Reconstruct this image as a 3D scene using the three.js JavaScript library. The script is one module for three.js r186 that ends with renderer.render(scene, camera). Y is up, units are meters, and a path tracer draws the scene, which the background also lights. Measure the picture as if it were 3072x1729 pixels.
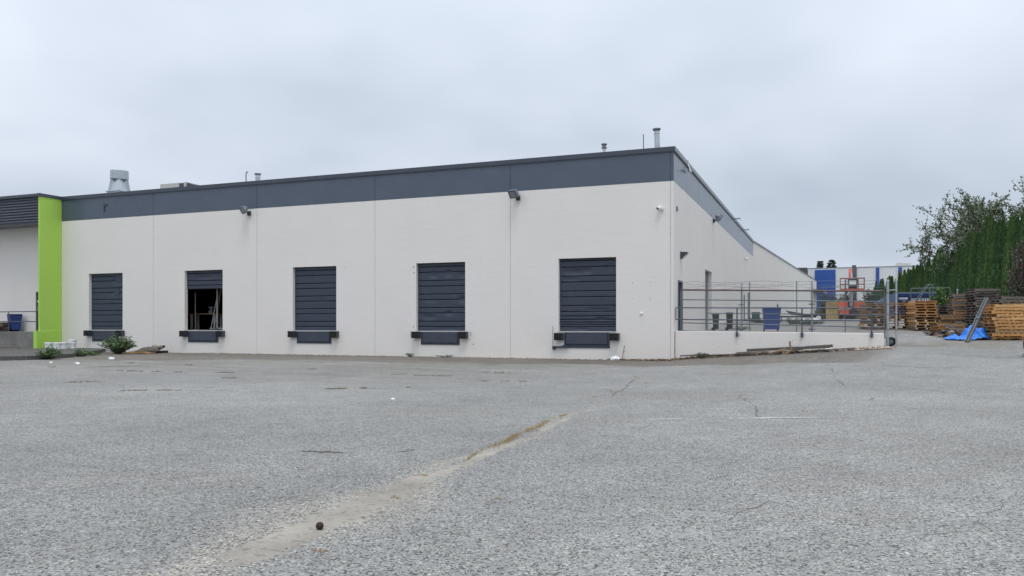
import * as THREE from 'three';
import { mergeGeometries, mergeVertices } from 'three/addons/utils/BufferGeometryUtils.js';
import { RoundedBoxGeometry } from 'three/addons/geometries/RoundedBoxGeometry.js';

// ------------------------------------------------------------------ camera, sky, sun, exposure
const scene = new THREE.Scene();
const camera = new THREE.PerspectiveCamera(39.97, 1024 / 576, 0.1, 2000);
camera.position.set(0, 1.5, 33.3);
camera.rotation.y = 0.375855;
camera.setViewOffset(1024, 576, 0, -37.04, 1024, 576);
scene.add(camera);

const renderer = new THREE.WebGLRenderer({ antialias: true });
renderer.toneMapping = THREE.LinearToneMapping;
renderer.toneMappingExposure = 1.07;
renderer.shadowMap.enabled = true;

const SUN_DIR = new THREE.Vector3(0.2, 1.0, 0.32).normalize();
const sun = new THREE.DirectionalLight(new THREE.Color(1.0, 0.97, 0.93), 1.05);
sun.position.copy(SUN_DIR).multiplyScalar(80);
sun.shadow.radius = 36;
sun.castShadow = true;
sun.shadow.mapSize.set(2048, 2048);
Object.assign(sun.shadow.camera, { left: -70, right: 70, top: 70, bottom: -70, near: 1, far: 250 });
scene.add(sun, sun.target);

function rng(seed) {
  let a = seed >>> 0;
  return () => { a = (a + 0x6D2B79F5) | 0; let t = Math.imul(a ^ (a >>> 15), 1 | a); t = (t + Math.imul(t ^ (t >>> 7), 61 | t)) ^ t; return ((t ^ (t >>> 14)) >>> 0) / 4294967296; };
}
function hash2(i, j, s) { let h = Math.imul(i, 374761393) ^ Math.imul(j, 668265263) ^ Math.imul(s, 974634777); h = Math.imul(h ^ (h >>> 13), 1274126177); return ((h ^ (h >>> 16)) >>> 0) / 4294967296; }
function vnoise(x, y, s, per = 0) {
  const i = Math.floor(x), j = Math.floor(y), fx = x - i, fy = y - j;
  const u = fx * fx * fx * (fx * (fx * 6 - 15) + 10), v = fy * fy * fy * (fy * (fy * 6 - 15) + 10);
  const w = per ? (q) => ((q % per) + per) % per : (q) => q;
  const a = hash2(w(i), w(j), s), b = hash2(w(i + 1), w(j), s), c = hash2(w(i), w(j + 1), s), d = hash2(w(i + 1), w(j + 1), s);
  return a + (b - a) * u + (c - a) * v + (a - b - c + d) * u * v;
}
function fbm(x, y, s, oct = 4, per = 0) { let t = 0, a = 0.5, n = 0; for (let k = 0; k < oct; k++) { t += a * vnoise(x, y, s + k, per); n += a; x *= 2; y *= 2; per *= 2; a *= 0.5; } return t / n; }
const sstep = (a, b, x) => { const t = Math.min(1, Math.max(0, (x - a) / (b - a))); return t * t * (3 - 2 * t); };
const lerp = (a, b, t) => a + (b - a) * t;

// overcast sky: a soft cloud layer, brighter overhead than at the horizon
const SKY_GAIN = 1.0;
{
  const W = 1024, H = 512, px = new Float32Array(W * H * 4);
  for (let j = 0; j < H; j++) {
    const el = ((j + 0.5) / H - 0.5) * Math.PI, sy = Math.sin(el), up = Math.max(sy, 0), cy = Math.cos(el);
    for (let i = 0; i < W; i++) {
      const az = ((i + 0.5) / W - 0.5) * 2 * Math.PI, dx = Math.cos(az) * cy, dz = Math.sin(az) * cy;
      const k = 1 / (up + 0.34);
      const px0 = dx * k + 40, pz0 = dz * k + 40;
      const wx = fbm(px0 * 0.5, pz0 * 0.5, 61, 3), wz = fbm(px0 * 0.5 + 9, pz0 * 0.5, 67, 3);
      const big = fbm(px0 * 1.5 + wx * 1.8, pz0 * 1.5 + wz * 1.8, 31, 4);
      const fine = fbm(px0 * 4.2 + wz, pz0 * 4.2 + wx, 47, 4);
      const c = (big - 0.5) * 1.05 + (fine - 0.5) * 0.28;
      const L = SKY_GAIN * (0.63 + 0.05 * up + 0.95 * up * up) * (1 + 0.5 * c);
      const cold = 0.5 - c * 0.9 - up * 0.35;
      const o = (j * W + i) * 4;
      px[o] = L * (0.935 - 0.1 * cold); px[o + 1] = L * (1.0 - 0.025 * cold); px[o + 2] = L * (1.12 + 0.05 * cold); px[o + 3] = 1;
    }
  }
  const sky = new THREE.DataTexture(px, W, H, THREE.RGBAFormat, THREE.FloatType);
  sky.mapping = THREE.EquirectangularReflectionMapping; sky.magFilter = THREE.LinearFilter; sky.minFilter = THREE.LinearFilter; sky.wrapS = THREE.RepeatWrapping; sky.needsUpdate = true;
  scene.background = sky; scene.environment = sky;
}

// ------------------------------------------------------------------ textures
const toS = (v) => { v = Math.min(1, Math.max(0, v)); return 255 * (v <= 0.0031308 ? 12.92 * v : 1.055 * Math.pow(v, 1 / 2.4) - 0.055); };
function texture(size, metres, fn, srgb = true) {
  const d = new Uint8Array(size * size * 4);
  for (let j = 0; j < size; j++) for (let i = 0; i < size; i++) { const c = fn(i / size, j / size, i, j), o = (j * size + i) * 4; for (let k = 0; k < 3; k++) d[o + k] = srgb ? toS(c[k]) : Math.min(255, Math.max(0, c[k] * 255)); d[o + 3] = 255; }
  return dataTex(d, size, metres, srgb);
}
function dataTex(d, size, metres, srgb) {
  const t = new THREE.DataTexture(d, size, size); t.wrapS = t.wrapT = THREE.RepeatWrapping; t.magFilter = THREE.LinearFilter; t.minFilter = THREE.LinearMipmapLinearFilter; t.generateMipmaps = true;
  if (srgb) t.colorSpace = THREE.SRGBColorSpace; t.repeat.set(1 / metres, 1 / metres); t.needsUpdate = true; return t;
}
// worn asphalt: pale aggregate stones in a darker binder
function asphaltTex() {
  const N = 2048, R = rng(5), g = new Float32Array(N * N), hgt = new Float32Array(N * N), tint = new Float32Array(N * N);
  for (let q = 0; q < N * N; q++) { g[q] = 0.27 + 0.1 * R(); hgt[q] = 0.25 + 0.15 * R(); }
  for (let k = 0; k < 190000; k++) {
    const cx = R() * N, cy = R() * N, r = 1.3 + 3.9 * R() * R(), v = R(), val = v < 0.34 ? 0.05 + 0.08 * R() : v < 0.9 ? 0.36 + 0.14 * R() : 0.5 + 0.2 * R(), tn = (R() - 0.5) * 1.8, ax = 0.7 + 0.6 * R();
    for (let y = -Math.ceil(r); y <= r; y++) for (let x = -Math.ceil(r * 1.3); x <= r * 1.3; x++) if (x * x * ax * ax + y * y < r * r) {
      const o = ((Math.floor(cy) + y + N) % N) * N + (Math.floor(cx) + x + N) % N; g[o] = val; tint[o] = tn; hgt[o] = val < 0.2 ? 0.1 : 0.55 + 0.4 * (1 - (x * x + y * y) / (r * r * 1.7));
    }
  }
  const c = new Uint8Array(N * N * 4), b = new Uint8Array(N * N * 4);
  for (let j = 0; j < N; j++) for (let i = 0; i < N; i++) {
    const q = j * N + i, n = 0.9 + 0.2 * fbm(i / 128, j / 128, 91, 4, 16), v = g[q] * n * 1.12, o = q * 4, t = tint[q];
    c[o] = toS(v * (1 + 0.05 * t)); c[o + 1] = toS(v); c[o + 2] = toS(v * (0.99 - 0.07 * t)); c[o + 3] = 255;
    b[o] = b[o + 1] = b[o + 2] = 255 * hgt[q]; b[o + 3] = 255;
  }
  return [dataTex(c, N, 5.3, true), dataTex(b, N, 5.3, false)];
}
const [asphaltMap, asphaltBump] = asphaltTex();
const stainFine = (u, v, s) => fbm(u * 8, v * 8, s, 5, 8);
const wallMap = texture(1024, 7.3, (u, v) => { const a = fbm(u * 5, v * 5, 11, 5, 5), b = fbm(u * 3, v * 60, 12, 3, 3), f = vnoise(u * 256, v * 256, 13, 256); const k = 0.945 + 0.06 * (a - 0.5) + 0.03 * (b - 0.5) + 0.02 * (f - 0.5); return [k, k * 0.998, k * (0.995 + 0.01 * (a - 0.5))]; });
const wallBump = texture(1024, 3.1, (u, v) => { const f = 0.5 * vnoise(u * 512, v * 512, 14, 512) + 0.3 * fbm(u * 32, v * 32, 15, 3, 32) + 0.35 * fbm(u * 4, v * 24, 16, 2, 4); return [f, f, f]; }, false);
const paintMap = texture(512, 4.7, (u, v) => { const a = fbm(u * 6, v * 6, 21, 5, 6), f = vnoise(u * 128, v * 128, 22, 128); const k = 0.9 + 0.16 * (a - 0.5) + 0.05 * (f - 0.5); return [k, k, k]; });
const steelMap = texture(512, 1.9, (u, v) => { const a = fbm(u * 8, v * 8, 25, 5, 8), st = fbm(u * 40, v * 3, 26, 3, 3); const k = 0.86 + 0.3 * (a - 0.5) + 0.1 * (st - 0.5); return [k, k, k]; });
const concreteMap = texture(1024, 3.7, (u, v) => { const a = stainFine(u, v, 33), f = vnoise(u * 300, v * 300, 34, 300), p = vnoise(u * 90, v * 90, 35, 90); const k = 0.75 + 0.5 * (a - 0.5) + 0.16 * (f - 0.5) - (p > 0.82 ? 0.18 : 0); return [k, k * 0.985, k * 0.955]; });
const woodMap = texture(512, 1, (u, v) => { const w = fbm(u * 3, v * 40, 41, 3, 3), g = fbm(u * 8, v * 128, 42, 2, 8), b = fbm(u * 4, v * 4, 43, 4, 4); const k = 0.78 + 0.4 * (w - 0.5) + 0.2 * (g - 0.5) + 0.35 * (b - 0.5); return [k, k * 0.98, k * 0.95]; });

// ------------------------------------------------------------------ materials
const lin = (r, g, b) => new THREE.Color().setRGB(r, g, b);
const M = {};
function mat(name, [r, g, b], roughness = 0.8, o = {}) { const m = new THREE.MeshStandardMaterial({ color: lin(r, g, b), roughness, metalness: 0, side: THREE.DoubleSide, ...o }); m.name = name; M[name] = m; return m; }
mat('asphalt', [1, 0.968, 0.91], 0.82, { map: asphaltMap, bumpMap: asphaltBump, bumpScale: 0.006, vertexColors: true });
mat('apronAsphalt', [0.27, 0.258, 0.238], 0.95, { map: asphaltMap, bumpMap: asphaltBump, bumpScale: 0.006 });
mat('kerb', [0.26, 0.255, 0.24], 0.95, { map: asphaltMap });
mat('wallWhite', [0.825, 0.785, 0.735], 0.75, { map: wallMap, bumpMap: wallBump, bumpScale: 0.006 });
mat('jointSeal', [0.5, 0.49, 0.48], 0.9);
mat('slatePaint', [0.088, 0.112, 0.15], 0.24, { map: paintMap });
mat('slateDoor', [0.044, 0.057, 0.085], 0.45, { map: steelMap });
mat('slateSteel', [0.045, 0.056, 0.082], 0.5, { map: steelMap });
mat('slateTrim', [0.06, 0.072, 0.095], 0.25, { map: paintMap });
mat('green', [0.43, 0.69, 0.11], 0.65, { map: wallMap, bumpMap: wallBump, bumpScale: 0.005 });
mat('rubber', [0.022, 0.022, 0.024], 0.85, { map: concreteMap });
mat('concrete', [0.27, 0.265, 0.25], 0.95, { map: concreteMap, bumpMap: wallBump, bumpScale: 0.008 });
mat('railSteel', [0.085, 0.1, 0.13], 0.5, { map: steelMap });
mat('galv', [0.42, 0.45, 0.48], 0.5, { map: steelMap, metalness: 0.35 });
mat('galvDull', [0.2, 0.22, 0.24], 0.6, { map: steelMap, metalness: 0.25 });
mat('rustPipe', [0.16, 0.11, 0.1], 0.8, { map: steelMap });
mat('channelSteel', [0.15, 0.16, 0.165], 0.6, { map: steelMap, metalness: 0.2 });
mat('wire', [0.25, 0.27, 0.28], 0.55, { metalness: 0.4 });
mat('ventMetal', [0.55, 0.6, 0.63], 0.45, { map: steelMap, metalness: 0.5 });
mat('pvc', [0.6, 0.6, 0.58], 0.5);
mat('beigeMetal', [0.6, 0.58, 0.54], 0.6, { map: steelMap });
mat('fixture', [0.05, 0.055, 0.065], 0.4);
mat('fixtureGrey', [0.2, 0.22, 0.26], 0.4);
mat('lens', [0.45, 0.5, 0.48], 0.12);
mat('white', [0.75, 0.75, 0.74], 0.45);
mat('black', [0.02, 0.02, 0.022], 0.6);
mat('blueBin', [0.022, 0.06, 0.25], 0.5, { map: steelMap });
mat('blueBinDark', [0.012, 0.03, 0.12], 0.55);
mat('navy', [0.03, 0.085, 0.24], 0.6, { map: steelMap });
mat('navyLight', [0.12, 0.17, 0.26], 0.6, { map: steelMap });
mat('greenBox', [0.03, 0.09, 0.09], 0.6);
mat('orange', [0.8, 0.13, 0.05], 0.45);
mat('rust', [0.3, 0.12, 0.08], 0.7);
mat('tan', [0.5, 0.38, 0.16], 0.8, { map: concreteMap });
mat('tarp', [0.02, 0.19, 0.68], 0.45);
mat('maroon', [0.07, 0.012, 0.018], 0.45);
mat('interior', [0.22, 0.21, 0.19], 0.9, { map: concreteMap });
mat('indoorSteel', [0.4, 0.4, 0.37], 0.6);
mat('darkGreenDoor', [0.03, 0.045, 0.042], 0.5);
mat('farWhite', [0.76, 0.76, 0.76], 0.8, { map: wallMap });
mat('farBlue', [0.03, 0.1, 0.4], 0.6, { map: paintMap });
mat('farDark', [0.07, 0.07, 0.075], 0.6);
mat('glass', [0.04, 0.05, 0.06], 0.1);
mat('bark', [0.09, 0.07, 0.055], 0.95);
mat('leaf', [1, 1, 1], 0.75, { vertexColors: true });
mat('chip', [1, 1, 1], 0.9, { vertexColors: true });
mat('roofing', [0.2, 0.2, 0.2], 0.95);
mat('wallPit', [0.3, 0.29, 0.28], 1);
mat('crack', [0.13, 0.118, 0.1], 1);
mat('stain', [0.15, 0.142, 0.13], 0.9, { map: concreteMap });
mat('roadPaint', [0.66, 0.66, 0.64], 0.85, { map: concreteMap });
mat('plasticBag', [0.75, 0.75, 0.75], 0.5);
mat('sack', [0.5, 0.5, 0.5], 0.8);
mat('sand', [0.37, 0.345, 0.3], 0.95, { map: concreteMap });
mat('ballRust', [0.045, 0.022, 0.016], 0.85, { map: concreteMap });
const WOODS = { fresh: [[0.66, 0.37, 0.15], [0.57, 0.3, 0.11], [0.72, 0.44, 0.2]], old: [[0.33, 0.22, 0.13], [0.27, 0.19, 0.12], [0.4, 0.25, 0.13]], grey: [[0.2, 0.18, 0.165], [0.25, 0.22, 0.2], [0.15, 0.135, 0.125]], dark: [[0.07, 0.055, 0.045], [0.1, 0.08, 0.065], [0.13, 0.1, 0.08]] };
for (const k in WOODS) M[k] = WOODS[k].map((c, i) => mat(k + i, c, 0.85, { map: woodMap }));

// ------------------------------------------------------------------ builders
const taken = {};
function numbered(n) { const k = taken[n] = (taken[n] ?? -1) + 1; return k ? `${n}_${String(k).padStart(3, '0')}` : n; }
function shadowed(o) { o.castShadow = o.receiveShadow = true; return o; }
function tag(o, label, category, group, kind) { o.userData.label = label; if (category) o.userData.category = category; if (group) o.userData.group = group; if (kind) o.userData.kind = kind; return o; }
function thing(name, label, category, [x, y, z] = [0, 0, 0], turn = 0, group) { const g = new THREE.Group(); g.name = numbered(name); g.position.set(x, y, z); g.rotation.y = turn; scene.add(g); return tag(g, label, category, group); }
const clean = (g) => { for (const k of Object.keys(g.attributes)) if (!['position', 'normal', 'uv', 'color'].includes(k)) g.deleteAttribute(k); return g; };
function join(gs) { if (!Array.isArray(gs)) return gs; gs = gs.map((g) => clean(g.index ? g.toNonIndexed() : g)); return gs.length > 1 ? mergeGeometries(gs) : gs[0]; }
// uv in metres, taken from the side each face looks to
function metric(g) {
  g = g.index ? g.toNonIndexed() : g; const p = g.attributes.position, uv = new Float32Array(p.count * 2), a = new THREE.Vector3(), b = new THREE.Vector3(), c = new THREE.Vector3();
  for (let i = 0; i < p.count; i += 3) {
    a.fromBufferAttribute(p, i); b.fromBufferAttribute(p, i + 1); c.fromBufferAttribute(p, i + 2);
    const n = b.clone().sub(a).cross(c.clone().sub(a)), ax = Math.abs(n.x), ay = Math.abs(n.y), az = Math.abs(n.z);
    for (let k = 0; k < 3; k++) { const q = [a, b, c][k], o = (i + k) * 2; if (ay >= ax && ay >= az) { uv[o] = q.x; uv[o + 1] = q.z; } else if (ax >= az) { uv[o] = q.z; uv[o + 1] = q.y; } else { uv[o] = q.x; uv[o + 1] = q.y; } }
  }
  g.setAttribute('uv', new THREE.BufferAttribute(uv, 2)); return g;
}
// one named mesh under parent; geometry given in the parent's frame (or in the world for a parent marked so)
function part(name, gs, m, parent, keepUV = false) {
  let g = join(gs); if (!keepUV) g = metric(g);
  if (parent && parent.userData.w) { const q = parent.userData.w; g.translate(-q[0], -q[1], -q[2]); }
  const o = shadowed(new THREE.Mesh(g, m)); o.name = parent ? name : numbered(name); (parent || scene).add(o); if (parent && parent.userData.w) wOf.set(o, parent.userData.w); return o;
}
const wOf = new Map();
function sub(name, gs, m, p) { let g = metric(join(gs)); const q = wOf.get(p); if (q) g.translate(-q[0], -q[1], -q[2]); const o = shadowed(new THREE.Mesh(g, m)); o.name = name; p.add(o); return o; }
function worldThing(name, label, category, base, group) { const g = thing(name, label, category, base, 0, group); Object.defineProperty(g.userData, 'w', { value: base, enumerable: false }); return g; }
// box by its bounds
function bb(x0, x1, y0, y1, z0, z1) { const g = new THREE.BoxGeometry(x1 - x0, y1 - y0, z1 - z0); g.translate((x0 + x1) / 2, (y0 + y1) / 2, (z0 + z1) / 2); return g; }
function rbox(x0, x1, y0, y1, z0, z1, r = 0.01, s = 2) { const g = new RoundedBoxGeometry(x1 - x0, y1 - y0, z1 - z0, s, r); g.translate((x0 + x1) / 2, (y0 + y1) / 2, (z0 + z1) / 2); return g; }
// round bar between two points
function bar(a, b, r, n = 8, r2 = r) { const A = new THREE.Vector3(...a), B = new THREE.Vector3(...b), d = B.clone().sub(A), g = new THREE.CylinderGeometry(r2, r, d.length(), n); g.applyQuaternion(new THREE.Quaternion().setFromUnitVectors(new THREE.Vector3(0, 1, 0), d.clone().normalize())); g.translate((A.x + B.x) / 2, (A.y + B.y) / 2, (A.z + B.z) / 2); return g; }
// square-section beam between two points
function beam(a, b, w, h) { const A = new THREE.Vector3(...a), B = new THREE.Vector3(...b), g = new THREE.BoxGeometry(w, h, A.distanceTo(B)); const m = new THREE.Matrix4().lookAt(A, B, new THREE.Vector3(0, 1, 0)); g.applyMatrix4(m); g.translate((A.x + B.x) / 2, (A.y + B.y) / 2, (A.z + B.z) / 2); return g; }
function lathe(pts, n = 20) { return new THREE.LatheGeometry(pts.map(([r, y]) => new THREE.Vector2(r, y)), n); }
function moved(g, x, y, z, ry = 0, rx = 0, rz = 0) { if (rx) g.rotateX(rx); if (rz) g.rotateZ(rz); if (ry) g.rotateY(ry); g.translate(x, y, z); return g; }
function plate(pts, depth, z = 0, holes = [], bevel = 0) { const s = new THREE.Shape(pts.map(([x, y]) => new THREE.Vector2(x, y))); for (const h of holes) s.holes.push(new THREE.Path(h.map(([x, y]) => new THREE.Vector2(x, y)))); const g = new THREE.ExtrudeGeometry(s, { depth, bevelEnabled: bevel > 0, bevelSize: bevel, bevelThickness: bevel, bevelSegments: 2, bevelOffset: -bevel, steps: 1 }); g.translate(0, 0, z); return g; }
const rect = (x0, x1, y0, y1) => [[x0, y0], [x1, y0], [x1, y1], [x0, y1]];

// ------------------------------------------------------------------ the ground
function ramp(z) { const v = 0.62 - 0.055 * z; const lo = 0.18, t = v <= -lo ? 0 : v >= lo ? v : (v + lo) * (v + lo) / (4 * lo); const hi = 1.9, k = 0.2; return t >= hi + k ? hi : t <= hi - k ? t : t - (t - hi + k) * (t - hi + k) / (4 * k); }
function groundY(x, z) {
  const X = sstep(-6.6, -4.6, x) * 0.12 + Math.min(1, Math.max(0, (x + 5.9) / 8)) * 0.88, Xc = Math.min(1, X);
  let y = ramp(z) * Xc;
  if (z < -0.31) { const yard = Math.max(1.22, ramp(z)); const k = 1 - sstep(-2, 2.25, x); y = lerp(ramp(z), yard, k); if (x < -8) y = 0; }
  return y;
}
const sandLine = (z) => -3.42 - 0.35 * sstep(29, 24, z) - 0.28 * sstep(25, 20, z) - 0.75 * sstep(21, 11, z);   // the joint between two pours
{
  const axis = (segs) => { const a = []; for (const [s, e, n] of segs) { const c = Math.max(1, Math.round((e - s) / n)); for (let i = 0; i < c; i++) a.push(s + (e - s) * i / c); } a.push(segs[segs.length - 1][1]); return a; };
  const xs = axis([[-500, -120, 50], [-120, -60, 6], [-60, -30, 0.4], [-30, -7, 0.22], [-7, 4, 0.065], [4, 14, 0.2], [14, 40, 1], [40, 120, 8], [120, 500, 50]]);
  const zs = axis([[-600, -140, 50], [-140, -30, 4], [-30, -1.5, 0.5], [-1.5, -0.38, 0.2], [-0.38, -0.27, 0.06], [-0.27, 8, 0.18], [8, 20, 0.14], [20, 31, 0.065], [31, 36, 0.25], [36, 60, 2], [60, 300, 30]]);
  const nx = xs.length, nz = zs.length, P = new Float32Array(nx * nz * 3), C = new Float32Array(nx * nz * 3), U = new Float32Array(nx * nz * 2), I = [];
  for (let j = 0; j < nz; j++) for (let i = 0; i < nx; i++) {
    const x = xs[i], z = zs[j], q = j * nx + i;
    P.set([x, groundY(x, z), z], q * 3); U.set([x, z], q * 2);
    // what lies on the asphalt: pour, wear patches, tyre-dragged dirt, sand, silt by the wall
    const n1 = fbm(x * 0.16, z * 0.16, 72, 4), n2 = fbm(x * 0.9, z * 0.9, 73, 4), n3 = vnoise(x * 6, z * 6, 74), n4 = vnoise(x * 14, z * 14, 75);
    let k = 0.64 + 0.24 * (n1 - 0.5) + 0.15 * (n2 - 0.5) + 0.05 * (n3 - 0.5) + 0.06 * (n4 - 0.5);
    let r = k * 0.99, g = k, b = k * 0.995;
    const mixTo = (t, cr, cg, cb) => { r = lerp(r, cr, t); g = lerp(g, cg, t); b = lerp(b, cb, t); };
    // silt washed to the foot of the wall, with a ragged edge
    const edge = 4.9 + 2.6 * (fbm(x * 0.25, 3, 76, 3) - 0.4) + 1.6 * (fbm(x * 0.8, z * 2.4, 77, 4) - 0.5) + 3 * sstep(-20, -30, x);
    const silt = sstep(edge + 0.35, edge - 0.5, z) * (x < 3 ? 1 : 0) * sstep(3, 1.5, x + z * 0.2) * (0.75 + 0.25 * n2) * sstep(-0.3, -0.2, z);
    mixTo(silt * 0.95, 0.34 + 0.16 * (n3 - 0.5), 0.295 + 0.15 * (n3 - 0.5), 0.24 + 0.13 * (n3 - 0.5));
    // streaks dragged along the wall, further out on the left
    const st = sstep(0.5, 0.64, fbm(x * 0.12 + z * 0.05, z * 1.9 - x * 0.35, 78, 4)) * sstep(-5, -12, x) * sstep(19, 8, z) * sstep(0, 2, z);
    mixTo(st * 0.65, 0.43, 0.4, 0.355);
    mixTo(0.5 * sstep(-7, -15, x) * sstep(19, 11, z) * sstep(0.3, 0.65, fbm(x * 0.3, z * 0.7, 83, 4)), 0.5, 0.475, 0.43);
    const st2 = sstep(0.6, 0.72, fbm(x * 0.5 + 7, z * 0.5 + x * 0.12, 79, 5)) * sstep(31, 26, z);
    mixTo(st2 * 0.25, 0.52, 0.5, 0.47);
    // sand lying in the joint
    const d = x - sandLine(z) - 0.12 * Math.sin(z * 1.7), w = 0.1 + 0.34 * sstep(25, 27, z) + 0.12 * Math.sin(z * 2.3) * sstep(25, 27, z) + 0.16 * sstep(29.2, 28, z) * sstep(26, 27.6, z);
    const sd = sstep(w * 1.25, w * 0.25, Math.abs(d + 0.22 * (fbm(x * 3, z * 3, 80, 4) - 0.5) + (z > 25.4 ? 0.12 : -0.1))) * sstep(18, 20.5, z) * sstep(30.4, 29.2, z) * (0.75 + 0.5 * n3);
    mixTo(Math.min(1, sd) * 0.5, 0.9, 0.84, 0.74);
    // gravel and soil behind the retaining wall
    if (z < -0.3) { const yd = sstep(0.3, 0.62, fbm(x * 0.4, z * 0.4, 81, 4)); mixTo(0.55 * yd, 0.52, 0.47, 0.4); }
    if (z < 0.6 && z > -3 && x > 1.6 && x < 4.6) mixTo(0.6 * sstep(0.42, 0.6, fbm(x * 0.8, z * 0.8, 82, 4)), 0.42, 0.38, 0.33);
    // grassland far beyond the yard
    if (x > 12 || z < -75 || x < -75) mixTo(0.8, 0.2, 0.26, 0.12);
    C.set([r, g, b], q * 3);
    if (i < nx - 1 && j < nz - 1) I.push(q, q + nx, q + 1, q + 1, q + nx, q + nx + 1);
  }
  const g = new THREE.BufferGeometry(); g.setAttribute('position', new THREE.BufferAttribute(P, 3)); g.setAttribute('color', new THREE.BufferAttribute(C, 3)); g.setAttribute('uv', new THREE.BufferAttribute(U, 2)); g.setIndex(I); g.computeVertexNormals();
  tag(part('ground', g.toNonIndexed(), M.asphalt, null, true), 'worn pale grey asphalt yard in front of the loading docks', null, null, 'structure');
}
// sand washed out along the joint: a thin drift that thins out into the asphalt
{
  const P = [], I = [], n = 300, m = 60; for (let i = 0; i <= n; i++) for (let j = 0; j <= m; j++) {
    const z = lerp(19.4, 30.2, i / n), u = (j / m - 0.5) * 2, near = sstep(24.6, 27.2, z), w = lerp(0.08, 0.32, near) * (0.75 + 0.5 * fbm(z * 0.9, 1, 84, 3)), off = lerp(0.13, -0.06, near) + 0.1 * (fbm(z * 0.7, 7, 85, 3) - 0.5), x = sandLine(z) + off + u * 1.2;
    const q = Math.abs(u * 1.2) / w, ends = sstep(19.6, 21.5, z) * sstep(30.2, 28.9, z), body = Math.exp(-q * q * 1.1) * ends, ragged = 0.5 * (fbm(x * 2.2, z * 2.2, 86, 4) - 0.5) + 0.34 * (vnoise(x * 22, z * 22, 87) - 0.5) + 0.3 * (vnoise(x * 60, z * 60, 88) - 0.5), rut = 0.1 * Math.sin((z + x * 0.4) * 26) * near * sstep(28, 27.4, z) * sstep(26.6, 27, z);
    P.push(x, -0.005 + 0.012 * (body * 0.8 - 0.17 + ragged * 1.15 + rut + 0.2 * (fbm((x - sandLine(z)) * 9, z * 0.8, 89, 3) - 0.5)), z);
  }
  for (let i = 0; i < n; i++) for (let j = 0; j < m; j++) { const a = i * (m + 1) + j, b = a + m + 1; I.push(a, b, a + 1, a + 1, b, b + 1); }
  const g = new THREE.BufferGeometry(); g.setAttribute('position', new THREE.Float32BufferAttribute(P, 3)); g.setIndex(I); g.computeVertexNormals();
  tag(part('sand_drift', g, M.sand), 'pale sand washed out along the joint in the asphalt', 'sand', null, 'stuff');
}
const WEEDY = [[[-20, 19.2], [-18.8, 18.7], [-17.4, 17.5], [-16.2, 16.2], [-15.4, 15.4], [-14, 15.6], [-11.6, 15.4], [-9.4, 15.2]], [[-14.1, 19.6], [-13.7, 18.2], [-13.6, 16.9], [-13.9, 15.7]], [[-19, 22.0], [-15, 19.9], [-11, 17.8], [-9, 16.4]], [[-29, 9.6], [-24, 9.9], [-20, 10.6], [-16, 10.9], [-11, 10.3], [-7, 10.7]], [[-26, 13], [-21, 14], [-16, 13.2], [-10, 12.4]], [[-8.6, 14.04], [-7, 13.6], [-5.6, 13.15]], [[-4.8, 12], [-4.3, 15.8], [-4.1, 19.5]]];
const STAINS = [[-5.82, 25.46, -5.25, 25.36, 0.07], [-4.7, 25.1, -4.56, 24.85, 0.06], [-12.3, 12.2, -11.8, 12.0, 0.3], [-27.4, 7.5, -26.0, 6.95, 0.5], [-24.6, 12.7, -23.0, 11.0, 0.4], [-12.2, 5.6, -11.2, 5.2, 0.3], [-9.6, 3.4, -8.2, 3.1, 0.4], [2.2, 24.2, 2.5, 24.1, 0.02], [3.2, 22.3, 3.6, 22.0, 0.03]];
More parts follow.
